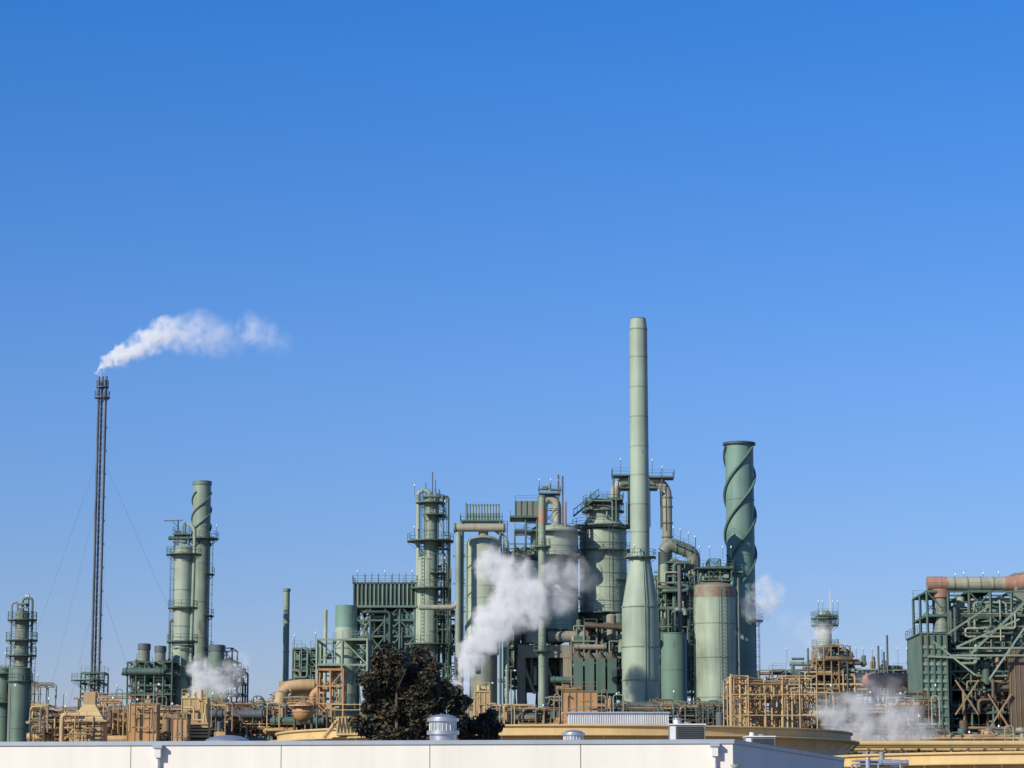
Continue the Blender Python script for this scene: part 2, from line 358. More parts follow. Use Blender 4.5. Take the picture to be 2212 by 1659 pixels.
o.lamp(o.P(682,1400),2.5); o.lamp(o.P(636,1402),2.2); o.clutter(635,690,1410,1500,5,16,G3,0,3,(.4,1.4)); o.build()
o=B('orange_steel_frame',415); o.frame(686,742,[1552,1520,1482,1447],3,6,2,'orange_paint',.3,.4,.3,seed=6,rail=False); o.tangle(686,745,1450,1560,6,12,['orange_paint','tan_paint'],.1,.25,0,6); o.build()
o=B('process_duct',420)
o.tube([o.P(606,1560),o.P(606,1490),o.P(640,1480),o.P(680,1480)],.95,'tan_paint',14,2.4); o.tube([o.P(628,1560,2),o.P(628,1500,2),o.P(668,1490,2),o.P(668,1560,2)],.8,'yellow_paint',14,2.4)
o.tube([o.P(600,1478,3),o.P(695,1472,3)],.6,'orange_paint',12); o.tube([o.P(676,1545,-2),o.P(676,1500,-2),o.P(695,1490,-2)],.6,'orange_paint',12,1.5); o.build()
o=B('spherical_vessel',375); c=o.P(655,1537); r=23*o.k
o.lathe(c.x,c.y,[(r*math.sin(a*math.pi/16)+1e-4,c.z-r*math.cos(a*math.pi/16)) for a in range(17)],'orange_paint',28)
o.cyl((c.x,c.y,c.z-.08),(c.x,c.y,c.z+.08),r+.1,r+.1,'tan_paint',28)
for dx in(-1,1): o.cyl((c.x+dx*r*.8,c.y,0),(c.x+dx*r*.8,c.y,c.z),.2,.2,'brown_steel',8)
o.plat(c.x,c.y,c.z+r*.6,r*.8,r*.8+.9,m='tan_paint'); o.build()
# ---------------------------------------------------------------- tower column A
o=B('fractionation_tower',440); x,y,r,zb,zs=o.vessel(929,1068,None,15,'sage_green_paint',0,.6,rings=10,ringm='mid_green_paint')
o.vessel(921,1200,None,20,'pale_green_paint',.2,.4,rings=6,ringm='sage_green_paint')
for v,e,a0,a1 in((1085,1.0,0,360),(1112,1.1,-120,60),(1168,2.4,0,360),(1238,1.2,-90,60),(1270,1.8,0,360),(1330,1.0,-60,120),(1390,1.6,0,360)):
    o.plat(x,y,at(0,v,440).z,r,r+e+.3,a0,a1)
za=at(0,1050,440).z
o.tube([(x,y,zs-1),(x,y,zs+1.2),(x-2,y,zs+1.4),(x-2,y,4)],.36,'pale_green_paint',10,1)
o.tube([(x+.8,y-1,zs-3),(x+.8,y-1,zs+.8),(x+2.1,y-1,zs+.2),(x+2.1,y-1,zs-18)],.2,'grey_green_paint',8,.6)
o.beam((x+.3,y,zs),(x+.3,y,at(0,1020,440).z),.14,'slate_steel'); o.beam((x+.8,y,zs),(x+.8,y,zs+3),.12); o.beam((x-.8,y,zs),(x-.8,y,zs+2.6),.12)
o.rplat(x-1.3,x+1.5,y-1.3,y+1.3,zs+.3)
o.frame(946,968,[1330,1290,1250,1210,1168,1120,1075],2,2.4,2,'steel_green',.14,.9,.6,d=-1,seed=31,rail=False)
o.ladder(x-1.2,y-r-.2,6,zs,cage=False); o.ladder(x+2.9,y-1.6,20,zs,cage=False)
for v in(1075,1110,1165,1232): o.lamp((x+(-2.6 if v%2 else 2.4),y-1,at(0,v,440).z),1.9)
o.tangle(898,975,1160,1420,3,20,G3+['beige_duct'],.06,.2,-.5,31); o.clutter(905,970,1165,1400,3,10,G3,0,31,(.4,.8))
o.frame(900,985,[1480,1440,1400,1360,1320],4,8,2,'steel_green',.3,.5,.6,seed=32,jag=True); o.tangle(895,990,1320,1500,8,40,GD,.08,.3,0,33)
o.build()
# beige transfer line
o=B('transfer_pipe',432); o.tube([o.P(905,1312),o.P(990,1312),o.P(990,1180)],.42,'beige_duct',12,1.5); o.tube([o.P(990,1420),o.P(990,1150)],.5,'sage_green_paint',12)
o.tube([o.P(980,1140),o.P(1092,1140)],.66,'beige_duct',14); 
for uu in(982,1088): q=o.P(uu,1140); o.cyl(q-Vector((.12,0,0)),q+Vector((.12,0,0)),.85,.85,'grey_green_paint',14)
o.tube([o.P(998,1400,1),o.P(998,1155,1)],.22,'sage_green_paint',8)
for v in(1200,1260,1320,1380): o.beam(o.P(978,v,1),o.P(1004,v,1),.2)
o.build()
# ---------------------------------------------------------------- reactor vessel with vent row
o=B('reactor_vessel',437); x,y,r,zb,zs=o.vessel(1044,1156,1410,40,'pale_green_paint',0,.55,bot=.5,rings=8,n=48)
o.vessel(1044,1415,None,30,'grey_green_paint',0,0,rings=3)
o.cyl((x,y,zs+1),(x,y,at(0,1143,437).z),.8,.8,'beige_duct',14)
zp=at(0,1127,437).z; xa=o.P(995,1127).x; xb=o.P(1085,1127).x
o.rplat(xa,xb,y-2.5,y+2.5,zp); o.box(xa,xb,y-2.2,y+2.2,zp-.9,zp-.3,'mid_green_paint')
for i in range(12):
    xx=o.P(1009+i*6.2,1100).x
    for yy in(y-1.2,y+1.2):
        o.cyl((xx,yy,zp),(xx,yy,zp+2.6),.13,.13,'sage_green_paint',8); o.cyl((xx,yy,zp+.6),(xx,yy,zp+1.2),.2,.2,'mid_green_paint',8)
        o.cyl((xx,yy,zp+2.5),(xx,yy,zp+2.8),.18,.1,'steel_green',8)
o.beam((xa+.9,y-1.2,zp),(xa+.9,y-1.2,zp+3),.12)
for xx in(xa+.3,xb-.3):
    for yy in(y-2.3,y+2.3): o.beam((xx,yy,0),(xx,yy,zp),.35,'mid_green_paint')
for v in(1195,1250,1310,1370):
    z=at(0,v,437).z; o.beam((xa+.3,y+2.3,z),(xb-.3,y+2.3,z),.25)
    o.plat(x,y,z,r,r+1.0,-30,40)
o.ladder(x+r+.6,y-1,10,zp); o.tube([(x-r-.7,y-.5,8),(x-r-.7,y-.5,zs+2)],.35,'grey_green_paint',10); o.tube([(x+r+.9,y,8),(x+r+.9,y,zs+1),(x+.5,y,zs+3.5)],.3,'pale_green_paint',10,1)
o.build()
# pipe structure between reactor and second vessel
o=B('process_unit_structure',446); o.frame(1088,1160,[1480,1440,1400,1345,1290,1240,1205,1175,1145,1118],4,8,2,'steel_green',.24,.3,.5,seed=41,jag=True)
o.tangle(1088,1165,1180,1500,7,60,GD,.08,.35,0,41); o.clutter(1090,1160,1150,1480,6,36,GD,0,41,(.5,1.8))
xa,xb=o.P(1113,1100).x,o.P(1162,1100).x; zc=at(0,1082,446).z; zd=at(0,1114,446).z
o.box(xa,xb,446,452,zd,zc,'grey_green_paint'); o.rail([(xa-.8,446,zd-.2),(xa-.8,452,zd-.2)]); o.box(xa-.9,xb+.5,445.5,452.5,zd-.35,zd-.003,'steel_green')
for i in range(5): o.box(xa+i*(xb-xa)/4-.06,xa+i*(xb-xa)/4+.06,445.85,445.997,zd,zc,'steel_green')
o.rail([(xa,446,zc),(xb,446,zc)],h=.9); o.build()
# thin riser with rusty top
o=B('vent_stack',425); x,y,r,zb,zs=o.vessel(1171,1072,None,8.2,'sage_green_paint',0,0,rings=10,n=20)
o.cyl((x,y,at(0,1132,425).z),(x,y,at(0,1098,425).z),r+.02,r+.02,'rust_paint',20)
for v in(1180,1330,1405): o.plat(x,y,at(0,v,425).z,r,r+.8)
o.build()
# second vessel
o=B('regenerator_vessel',448); x,y,r,zb,zs=o.vessel(1198,1128,1370,52,'pale_green_paint',2,.35,bot=.4,rings=7,n=48,ringm='sage_green_paint')
x2,y2,r2,_,zs2=o.vessel(1150,1215,1392,15,'pale_green_paint',-4,.5,rings=4)
for v,e in((1148,1.2),(1200,1.0),(1290,.9),(1360,1.3)): o.plat(x,y,at(0,v,448).z,r,r+e)
# inverted U overhead line
o.tube([(x-1.9,y-2,zs),(x-1.9,y-2,at(0,1078,448).z),(x+.4,y-2,at(0,1078,448).z),(x+.4,y-2,zs)],.75,'beige_duct',14,1.8)
zp=at(0,1066,448).z; o.rplat(x-2.6,x+1,y-3.4,y-.6,zp)
o.frame(1166,1206,[1135,1100,1066],2,3,2,'steel_green',.18,.7,.3,d=-1,seed=44,ground=False)
for uu,vt in((1206,1027),(1215,1030)): p=o.P(uu,vt,-1); o.cyl((p.x,p.y,zs-3),(p.x,p.y,p.z),.14,.14,'slate_steel',8)
p=o.P(1221,1085,-1); o.cyl((p.x,p.y,zs-2),p,.22,.18,'rust_paint',8); o.clutter(1168,1202,1050,1066,2,6,G3,-1,44,(.3,.6))
for uu in(1165,1190,1206): o.lamp(o.P(uu,1064,-1),2)
# ring frame and supports
z=at(0,1408,448).z; xa=o.P(1118,1408).x; xb=o.P(1232,1408).x
o.box(xa,xb,444,456,z-1.2,z+.9,'concrete')
for xx in(xa+.6,xa+(xb-xa)*.5,xb-.6):
    for yy in(444.8,455.2): o.box(xx-.7,xx+.7,yy-.7,yy+.7,0,z-1.203,'concrete')
for e in(0,1):
    m0=xa+.6+e*(xb-xa)*.5-.6*e; o.beam((m0,444.4,z-1.4),(m0+(xb-xa)*.25,444.4,z-7),.5,'concrete')
o.vessel(1196,1405,None,24,'grey_green_paint',2,.0,rings=3)
o.tangle(1120,1250,1395,1500,9,46,GD,.1,.4,-3,45); o.tangle(1120,1165,1200,1400,6,18,GD,.08,.3,-5,46); o.build()
# ---------------------------------------------------------------- main regenerator
o=B('catalytic_cracker_vessel',455); x,y,r,zb,zs=o.vessel(1303,1142,1330,51,'pale_green_paint',0,.12,bot=.5,rings=6,n=56,ringm='sage_green_paint')
r1=36*o.k; z0=at(0,1140,455).z; z1=at(0,1100,455).z
o.lathe(x,y,[(r,z0-.3),(r1,z0+1.4)],'pale_green_paint',48); o.cyl((x,y,z0+1),(x,y,z1),r1,r1,'sage_green_paint',48); o.dome(x,y,z1,r1,1.6,'grey_green_paint',40)
o.plat(x,y,at(0,1086,455).z,r1*.7,r1+.6); o.plat(x,y,at(0,1104,455).z,r1,r1+.8); o.plat(x,y,at(0,1137,455).z,r,r+1.3); o.plat(x,y,at(0,1190,455).z,r,r+1.1); o.plat(x,y,at(0,1255,455).z,r,r+1,-60,20); o.plat(x,y,at(0,1326,455).z,r,r+1.9,m='dark_green_steel')
o.cyl((x,y,at(0,1345,455).z),(x,y,at(0,1328,455).z),r+.4,r+.9,'dark_green_steel',40); o.cyl((x,y,at(0,1480,455).z),(x,y,at(0,1350,455).z),r*.62,r*.72,'grey_green_paint',36)
for i in range(8):
    a=math.pi*2*i/8; o.cyl((x+(r+1)*math.cos(a),y+(r+1)*math.sin(a),0),(x+(r+1)*math.cos(a),y+(r+1)*math.sin(a),at(0,1335,455).z),.3,.3,'grey_green_paint',8)
# overhead duct loop going right and down
za=at(0,1040,455).z
o.tube([(x+2.1,y,z1),(x+2.1,y,za),(o.P(1441,1100).x,y,za),(o.P(1441,1100).x,y,at(0,1210,455).z)],.85,'beige_duct',18,2.8)
xe=o.P(1441,1100).x
for v in(1075,1095,1130,1160): z=at(0,v,455).z; o.cyl((xe,y,z-.1),(xe,y,z+.1),1.0,1.0,'grey_green_paint',18)
o.rplat(o.P(1322,1020).x,o.P(1362,1020).x,y-2,y+2,at(0,1028,455).z); o.rplat(o.P(1398,1020).x,o.P(1455,1020).x,y-2,y+2,at(0,1032,455).z); o.rplat(o.P(1340,1020).x,o.P(1420,1020).x,y-2,y+2,at(0,1040,455).z-1.2)
for uu in(1325,1358,1402,1428): 
    p=o.P(uu,1030,-1.6); o.beam((p.x,p.y,z0),(p.x,p.y,p.z),.2); o.beam((p.x,p.y+3.2,z0),(p.x,p.y+3.2,p.z),.2)
for uu,vv in((1340,1028),(1408,1030),(1430,1045)): o.lamp(o.P(uu,vv,-1.8),2.6)
# stairway
a=o.P(1238,1120,-4); b2=o.P(1292,1076,-4)
for dy in(0,1): o.beam(a+Vector((0,dy,0)),b2+Vector((0,dy,0)),.25); o.beam(a+Vector((0,dy,1.1)),b2+Vector((0,dy,1.1)),.1)
for i in range(22): q=a.lerp(b2,i/21); o.box(q.x-.15,q.x+.15,q.y,q.y+1,q.z,q.z+.06,'steel_green')
for i in range(8): q=a.lerp(b2,i/7); o.beam(q,q+Vector((0,0,1.1)),.08)
o.rplat(o.P(1275,1080).x,o.P(1345,1080).x,y-3.5,y+2,at(0,1082,455).z)
o.tangle(1255,1352,1080,1140,5,10,G3,.08,.2,-4,51); o.ladder(x+r*.3,y-r-.3,at(0,1320,455).z,z0)
o.tube([(x-r*.8,y-r*.6-.3,at(0,1320,455).z),(x-r*.8,y-r*.6-.3,z0)],.2,'grey_green_paint',8)
o.build()
o=B('process_unit_structure',442); o.frame(1235,1345,[1500,1460,1420,1385,1355],5,9,2,'grey_green_paint',.3,.4,.6,seed=52,jag=True)
o.tangle(1235,1350,1345,1510,8,70,GD+['brown_steel','beige_duct'],.08,.35,0,52); o.clutter(1235,1345,1350,1500,7,40,GD+['brown_steel','concrete'],0,52)
o.tube([o.P(1262,1352,-2),o.P(1350,1358,-2)],.45,'brown_steel',10)
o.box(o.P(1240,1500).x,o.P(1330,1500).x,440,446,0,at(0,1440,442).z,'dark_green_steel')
for i in range(4):
    xa=o.P(1238+i*24,1430).x; o.box(xa,xa+1.5,438,440,at(0,1500,442).z,at(0,1425,442).z,'steel_green'); o.lathe(xa+.75,439,[(1.1,at(0,1425,442).z),(.1,at(0,1408,442).z)],'brown_steel',4)
o.build()
# ---------------------------------------------------------------- tall smokestack
o=B('smokestack',430); D=430
x=o.P(1381,1000).x; y=D; Zv=lambda v:at(0,v,D).z
m='stack_green_paint'; k=o.k
o.cyl((x,y,0),(x,y,Zv(1312)),41*k,40*k,m,64,False); o.cyl((x,y,Zv(1312)),(x,y,Zv(1205)),39.5*k,22*k,m,64,False); o.cyl((x,y,Zv(1205)),(x,y,Zv(712)),21*k,19.4*k,m,56,False); o.cyl((x,y,Zv(712)),(x,y,Zv(689)),19.6*k,16.5*k,m,56,False)
o.cyl((x,y,Zv(689.5)),(x,y,Zv(688)),16.6*k,16.3*k,'dark_green_steel',48)
for v,rr in((712,20.2),(772,20),(837,20.1),(901,20.3),(965,20.6),(1027,20.8),(1090,21),(1150,21.2)): o.cyl((x,y,Zv(v)-.1),(x,y,Zv(v)+.1),rr*k,rr*k,'sage_green_paint',56)
for v,rr in((1312,41),(1398,41.3),(1470,41.5)): o.cyl((x,y,Zv(v)-.1),(x,y,Zv(v)+.1),rr*k+.03,rr*k+.03,'sage_green_paint',64)
o.plat(x,y,Zv(1203),21*k,23*k+.9)
o.lamp((x-1,y-2.6,Zv(1200)),1.4)
o.tube([(x+8*k,y-42*k,8),(x+8*k,y-41.3*k,Zv(1312)),(x+5*k,y-23*k,Zv(1205)),(x+5*k,y-21.5*k,Zv(1190))],.09,'sage_green_paint',6)
o.tube([(x+12*k,y-41.5*k,8),(x+12*k,y-40.8*k,Zv(1312)),(x+8*k,y-22.4*k,Zv(1205))],.07,'sage_green_paint',6)
o.build()
# ---------------------------------------------------------------- structure right of stack
o=B('heat_recovery_structure',448); o.frame(1418,1502,[1500,1460,1420,1385,1350,1315,1280,1245,1215],5,10,2,'steel_green',.26,.4,.6,seed=61,jag=True)
o.cyl((o.P(1438,1300).x,450,10),(o.P(1438,1300).x,450,at(0,1190,448).z),1.1,1.1,'dark_green_steel',20)
for v0,v1,r in((1172,1192,1.15),(1212,1228,.9)): 
    o.tube([o.P(1436,v0+18,2),o.P(1446,v0,2),o.P(1500,v1,2),o.P(1500,v1+50,2)],r,'grey_green_paint',14,1.2)
    for t in(.3,.6,.9): 
        a=o.P(1446,v0,2).lerp(o.P(1500,v1,2),t); o.cyl(a-Vector((.1,0,0)),a+Vector((.1,0,0)),r+.15,r+.15,'mid_green_paint',14)
a=o.P(1452,1168,0); b2=o.P(1502,1190,0); o.rail([a,b2]); o.beam(a,b2,.25)
for uu,vv in((1455,1168),(1470,1172),(1488,1180),(1502,1188)): o.lamp(o.P(uu,vv),2.2)
p=o.P(1502,1160); o.beam((p.x,p.y,20),p,.12,'slate_steel')
o.vessel(1452,1370,None,29,'teal_green_paint',-4,.1,rings=5)
o.tangle(1418,1503,1215,1500,9,100,GD+['slate_steel','grey_green_paint'],.08,.45,-1,61); o.clutter(1420,1500,1225,1500,8,60,GD,0,61,(.5,2))
o.build()
# vessel C
o=B('reactor_vessel',436); x,y,r,zb,zs=o.vessel(1544,1258,None,45.5,'pale_green_paint',0,.28,rings=7,n=56,ringm='sage_green_paint')
o.lathe(x,y,[(r*math.cos(a*math.pi/18)+.03,zs+.28*r*math.sin(a*math.pi/18)+.03) for a in range(0,9)],'worn_vessel_head_paint',48)
o.cyl((x,y,zs-1.6),(x,y,zs-.05),r+.025,r+.025,'worn_vessel_head_paint',56,False)
z=at(0,1250,436).z
o.frame(1506,1578,[1256,1232,1210],4,5,2,'steel_green',.2,.5,.6,d=-2,seed=71,ground=False,jag=True); o.rplat(o.P(1500,1210).x,o.P(1582,1210).x,y-2.5,y+3,at(0,1228,436).z)
o.tangle(1508,1578,1215,1262,4,16,['beige_duct']+G3,.08,.3,-2,71); o.clutter(1510,1576,1225,1252,4,10,G3,-2,71,(.4,.9))
for uu in(1510,1532,1560,1578): o.lamp(o.P(uu,1208,-1.5),1.8)
o.ladder(x-r-.3,y-1,4,z); o.tube([(x+r+.4,y-1,4),(x+r+.4,y-1,z)],.22,'grey_green_paint',8); o.ladder(x+.8,y-r-.25,4,zs,cage=False)
o.build()
# helical straked stack
o=B('smokestack',470); D=470; k=o.k; Zv=lambda v:at(0,v,D).z; x=o.P(1600,1200).x; y=D
o.cyl((x,y,0),(x,y,Zv(959)),31*k,30.5*k,'teal_green_paint',56); o.cyl((x,y,Zv(962)),(x,y,Zv(957)),35.5*k,35.5*k,'dark_green_steel',56); o.cyl((x,y,Zv(957)),(x,y,Zv(956)),30*k,30*k,'black_steel',40)
for v in(1080,1200,1320,1440): o.cyl((x,y,Zv(v)-.06),(x,y,Zv(v)+.06),31.2*k+.04,31.2*k+.04,'teal_green_paint',56)
strakes(o,x,y,30.8*k,Zv(1260),Zv(966),1.15,3,'steel_green',.22,ph=2.6)
o.plat(x,y,Zv(1340),32*k,32*k+1.2,-60,60); o.ladder(x+33.5*k,y-.3,6,Zv(1340)); o.tube([(x-31*k,y-1.6,6),(x-31*k,y-1.6,Zv(1200)),(x-14*k,y-32*k,Zv(1230)),(x-14*k,y-32*k,Zv(1280))],.1,'grey_green_paint',6)
o.plat(x,y,Zv(1238),32*k,32*k+1.1,180,270,m='teal_green_paint'); o.build()
# ---------------------------------------------------------------- right distance: small tower
o=B('distillation_column',520); x,y,r,zb,zs=o.vessel(1783,1318,None,15,'pale_green_paint',0,.8,rings=5)
for v in(1335,1350,1395): o.plat(x,y,at(0,v,520).z,r,r+1.3)
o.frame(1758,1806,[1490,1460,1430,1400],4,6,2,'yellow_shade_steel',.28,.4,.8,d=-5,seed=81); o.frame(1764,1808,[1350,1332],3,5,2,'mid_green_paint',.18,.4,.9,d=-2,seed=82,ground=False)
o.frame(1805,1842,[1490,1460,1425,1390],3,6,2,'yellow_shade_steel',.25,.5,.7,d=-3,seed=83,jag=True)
o.beam((x+1.2,y,zs),(x+1.2,y,at(0,1275,520).z),.12,'white_metal'); 
for uu in(1766,1775,1797,1808): o.lamp(o.P(uu,1330,-2),2.6)
o.tangle(1758,1840,1390,1490,6,60,YD+['beige_duct','sage_green_paint'],.08,.28,-3,81); o.clutter(1760,1840,1410,1490,5,30,YD+['tan_paint','grey_green_paint'],-3,81,(.4,1.5)); o.build()
o=B('process_vessel',500); a=o.P(1872,1470); b2=o.P(1978,1470); o.cyl(a,b2,16*o.k,16*o.k,'rust_paint',28); 
for e,p in((-1,a),(1,b2)): o.cyl(p,p+Vector((e*.7,0,0)),16*o.k,8*o.k,'rust_paint',28)
for t in(.15,.5,.85): q=a.lerp(b2,t); o.box(q.x-.4,q.x+.4,q.y-1,q.y+1,0,q.z-.5,'concrete'); o.cyl(q-Vector((.1,0,0)),q+Vector((.1,0,0)),16*o.k+.1,16*o.k+.1,'orange_paint',28)
o.build()
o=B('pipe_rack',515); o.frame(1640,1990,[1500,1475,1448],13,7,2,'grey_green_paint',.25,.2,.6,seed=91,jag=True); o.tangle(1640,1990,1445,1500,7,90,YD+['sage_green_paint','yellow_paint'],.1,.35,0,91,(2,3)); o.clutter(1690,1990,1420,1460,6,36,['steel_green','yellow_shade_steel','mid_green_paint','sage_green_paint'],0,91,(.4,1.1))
for uu in(1700,1745,1850,1865,1885,1905,1940,1960): o.lamp(o.P(uu,1435),3)
for uu,vt in((1916,1372),(1909,1408),(1830,1402),(1745,1400),(1897,1395)): p=o.P(uu,vt); o.cyl((p.x,p.y,8),p,.2,.2,'slate_steel',8)
o.build()
# ---------------------------------------------------------------- yellow pipe rack (manifold) right of centre
o=B('pipe_manifold',330); q=random.Random(4); D=330; mm=['tan_paint','yellow_paint','tan_paint','yellow_shade_steel']
for i in range(24):
    u=1580+i*7.4+q.uniform(-2.5,2.5); d=q.uniform(0,12); p=o.P(u,1458+q.uniform(-3,16)+i*.9,d); p2=Vector((p.x,p.y,0))
    o.cyl(p2,p,.12,.12,q.choice(mm),8); o.cyl(p,p+Vector((.9,1.5,0)),.12,.12,'tan_paint',8)
for i in range(10):
    v=1458+i*4; d=i*1.4; o.tube([o.P(1578,v,d),o.P(1660+i*13,v+8,d+4),o.P(1660+i*13,1600,d+4)],.13,q.choice(mm),8,.8)
for v in(1478,1500,1520,1545): o.tube([o.P(1590+v%30,v,2),o.P(1700+v%60,v+6,8)],.1,'tan_paint',8)
o.frame(1580,1765,[1545,1500,1460],6,12,3,'tan_paint',.17,.1,0,seed=101,rail=False,jag=True)
o.tangle(1585,1770,1465,1590,12,60,mm+['yellow_shade_steel','brown_steel'],.06,.16,0,101,(2,4)); o.build()
# ---------------------------------------------------------------- right boiler structure
o=B('boiler_structure',400); D=400; Zv=lambda v:at(0,v,D).z
o.frame(2006,2235,[1585,1540,1490,1450,1412,1370,1330,1278],6,14,3,'steel_green',.36,.4,.4,d=0,seed=111)
a=o.P(2010,1257,3); b2=o.P(2200,1257,3)
o.cyl(a,b2,15*o.k,15*o.k,'beige_duct',28); o.cyl(a-Vector((.05,0,0)),a+Vector((2.8,0,0)),15.6*o.k,15.6*o.k,'rust_paint',28); o.cyl(b2-Vector((1.6,0,0)),b2,16*o.k,16*o.k,'rust_paint',28)
o.tube([b2,b2+Vector((1.5,0,.2)),b2+Vector((4,0,1.5)),b2+Vector((9,0,1.5))],1.5,'rust_paint',24,1.5)
for t in(.15,.3,.45,.6,.75): p=a.lerp(b2,t); o.cyl(p-Vector((.08,0,0)),p+Vector((.08,0,0)),16*o.k,16*o.k,'grey_green_paint',28)
o.dome(o.P(2115,1245).x,D+8,Zv(1250),2.6,1,'mid_green_paint',24)
p=o.P(2036,1300,1); o.cyl((p.x,p.y,Zv(1365)),(p.x,p.y,Zv(1272)),.85,.95,'grey_green_paint',20); o.cyl((p.x,p.y,Zv(1290)),(p.x,p.y,Zv(1272)),1.2,1.35,'rust_paint',20); o.cyl((p.x,p.y,Zv(1365)),(p.x,p.y,Zv(1340)),1.35,.9,'grey_green_paint',20)
p=o.P(2148,1340,-1); r=2.9; o.cyl((p.x,p.y+5,Zv(1500)),(p.x,p.y+5,Zv(1322)),r,r,'mid_green_paint',32); o.dome(p.x,p.y+5,Zv(1322),r,1.8,'teal_green_paint',32); o.plat(p.x,p.y+5,Zv(1340),r,r+1); o.plat(p.x,p.y+5,Zv(1310),r*.6,r*.6+.9)
p=o.P(2195,1300,4); o.cyl((p.x,p.y,Zv(1560)),(p.x,p.y,Zv(1290)),1.6,1.6,'pale_green_paint',24)
p=o.P(2085,1300,4); o.cyl((p.x,p.y,Zv(1460)),(p.x,p.y,Zv(1285)),.6,.6,'pale_green_paint',20)
# siding block (left)
x0=o.P(1987,1480).x; x1=o.P(2042,1480).x; zt=Zv(1372)
o.box(x0,x1,D-2,D+12,0,zt,'mid_green_paint')
z=2.0
while z<zt-1: o.box(x0-.12,x1+.12,D-2.2,D-2.003,z,z+.45,'sage_green_paint' if int(z)%3 else 'mid_green_paint'); z+=1.25
for i in range(5): xx=x0+(x1-x0)*i/4; o.box(xx-.1,xx+.1,D-2.35,D-2.203,0,zt,'steel_green')
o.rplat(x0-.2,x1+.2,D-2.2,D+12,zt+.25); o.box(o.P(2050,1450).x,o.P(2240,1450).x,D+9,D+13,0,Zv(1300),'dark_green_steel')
# big diagonals & conveyors
for u0,v0,u1,v1 in((2010,1388,2100,1460),(2060,1400,2195,1340),(2090,1415,2212,1300),(2060,1402,2212,1402),(2130,1470,2212,1350),(2050,1418,2212,1418),(2000,1420,2110,1425)):
    o.beam(o.P(u0,v0,-2.5),o.P(u1,v1,-2.5),.32,'sage_green_paint'); o.beam(o.P(u0,v0,.5),o.P(u1,v1,.5),.28,'steel_green')
for u0,v0,u1,v1 in((2060,1470,2110,1545),(2110,1470,2060,1545),(2130,1500,2180,1580),(2180,1500,2130,1580)): o.beam(o.P(u0,v0,-1.5),o.P(u1,v1,-1.5),.28,'yellow_shade_steel')
a=o.P(2040,1372,-3); b2=o.P(2130,1312,-3); o.beam(a,b2,.3,'sage_green_paint'); o.rail([a,b2],'steel_green')
o.tangle(2045,2230,1290,1480,12,90,GD,.08,.35,-1,111); o.tangle(2045,2230,1450,1600,12,140,['brown_steel','dark_green_steel','black_steel','yellow_shade_steel','tan_paint','grey_green_paint'],.08,.3,-1,112); o.clutter(2048,2230,1420,1590,12,90,['brown_steel','dark_green_steel','black_steel','yellow_shade_steel','steel_green'],-1,113,(.5,1.8))
o.box(o.P(2178,1500).x,o.P(2230,1500).x,D-1,D+1,Zv(1590),Zv(1405),'brown_steel'); o.box(o.P(2198,1300).x,o.P(2235,1300).x,D+2,D+6,Zv(1400),Zv(1235),'grey_green_paint')
for i in range(6): xx=o.P(2180,1500).x+i*.7; o.box(xx,xx+.09,D-1.1,D-1.003,Zv(1590),Zv(1405),'yellow_shade_steel')
for uu,vv in((2072,1238),(2090,1235),(2132,1235),(2166,1234)): o.lamp(o.P(uu,vv+14,3),1)
o.build()
# ---------------------------------------------------------------- low pipe racks / process yard
def rack(D,u0,u1,vt,seed,mats,dens=1.0,dep=12,posts=('yellow_shade_steel','brown_steel','grey_green_paint','brown_steel')):
    q=random.Random(seed); o=B('pipe_rack',D); u=u0; j=0
    while u<u1:
        w=q.uniform(28,75); ue=min(u+w,u1+10); tv=vt+q.uniform(-6,34); n=3; j+=1
        vs=[1600-(1600-tv)*(i+q.uniform(-.2,.2)*(i<n))/n for i in range(1,n+1)]
        o.frame(u,ue,vs,max(2,int(w/18)),dep*q.uniform(.5,1),2,q.choice(posts),q.uniform(.12,.18),.25,.25,d=q.uniform(0,5),seed=seed*31+j,rail=q.random()<.4,jag=True)
        for v in vs:
            z=at(0,v,D).z
            for k in range(4):
                y=D+dep*(k+.5)/4; r=q.uniform(.08,.2); xa=at(u-q.uniform(0,15),v,D).x; xb=at(ue+q.uniform(-20,20),v,D).x; zz=z+q.uniform(0,.9); dz=q.uniform(-2.2,1.0)
                o.tube([(xa,y,zz+dz),(xa+.5,y,zz+dz),(xa+.6,y,zz),(xb,y,zz),(xb,y,zz-abs(dz)-.5)],r,q.choice(mats),7,r*3)
        for _ in range(1):
            p=at(q.uniform(u,ue),tv,D); h=q.uniform(.3,1.3); ww=q.uniform(.6,1.8); o.tube([p-Vector((0,0,3)),p+Vector((0,0,h)),p+Vector((ww,0,h)),p+Vector((ww,0,-3))],q.uniform(.06,.12),q.choice(mats),7,.5)
        p=at(q.uniform(u,ue),tv-q.uniform(5,26),D); o.cyl((p.x,D+3,2),(p.x,D+3,p.z),.06,.06,q.choice(mats),6)
        if q.random()<.5: o.lamp((p.x+1,D+2,at(0,tv,D).z),q.uniform(1,2))
        u=ue-q.uniform(-4,6)
    n=int((u1-u0)*.42*dens); o.tangle(u0,u1,vt+12,1600,dep,n,mats,.05,.2,0,seed+2,(1,4)); o.clutter(u0,u1,vt+24,1600,dep,int((u1-u0)*.26*dens),mats,0,seed+3,(.4,1.6)); o.build()
rack(360,62,300,1526,201,YL)
rack(375,290,480,1516,211,YD+['tan_paint','orange_paint'],1.3)
rack(385,440,700,1518,221,YD,1.2)
rack(455,60,420,1510,231,YD+['grey_green_paint'],.8)
rack(470,480,640,1504,241,YD+['sage_green_paint'],.8)
rack(395,1000,1320,1512,251,YD+['grey_green_paint','tan_paint','sage_green_paint'],1.2)
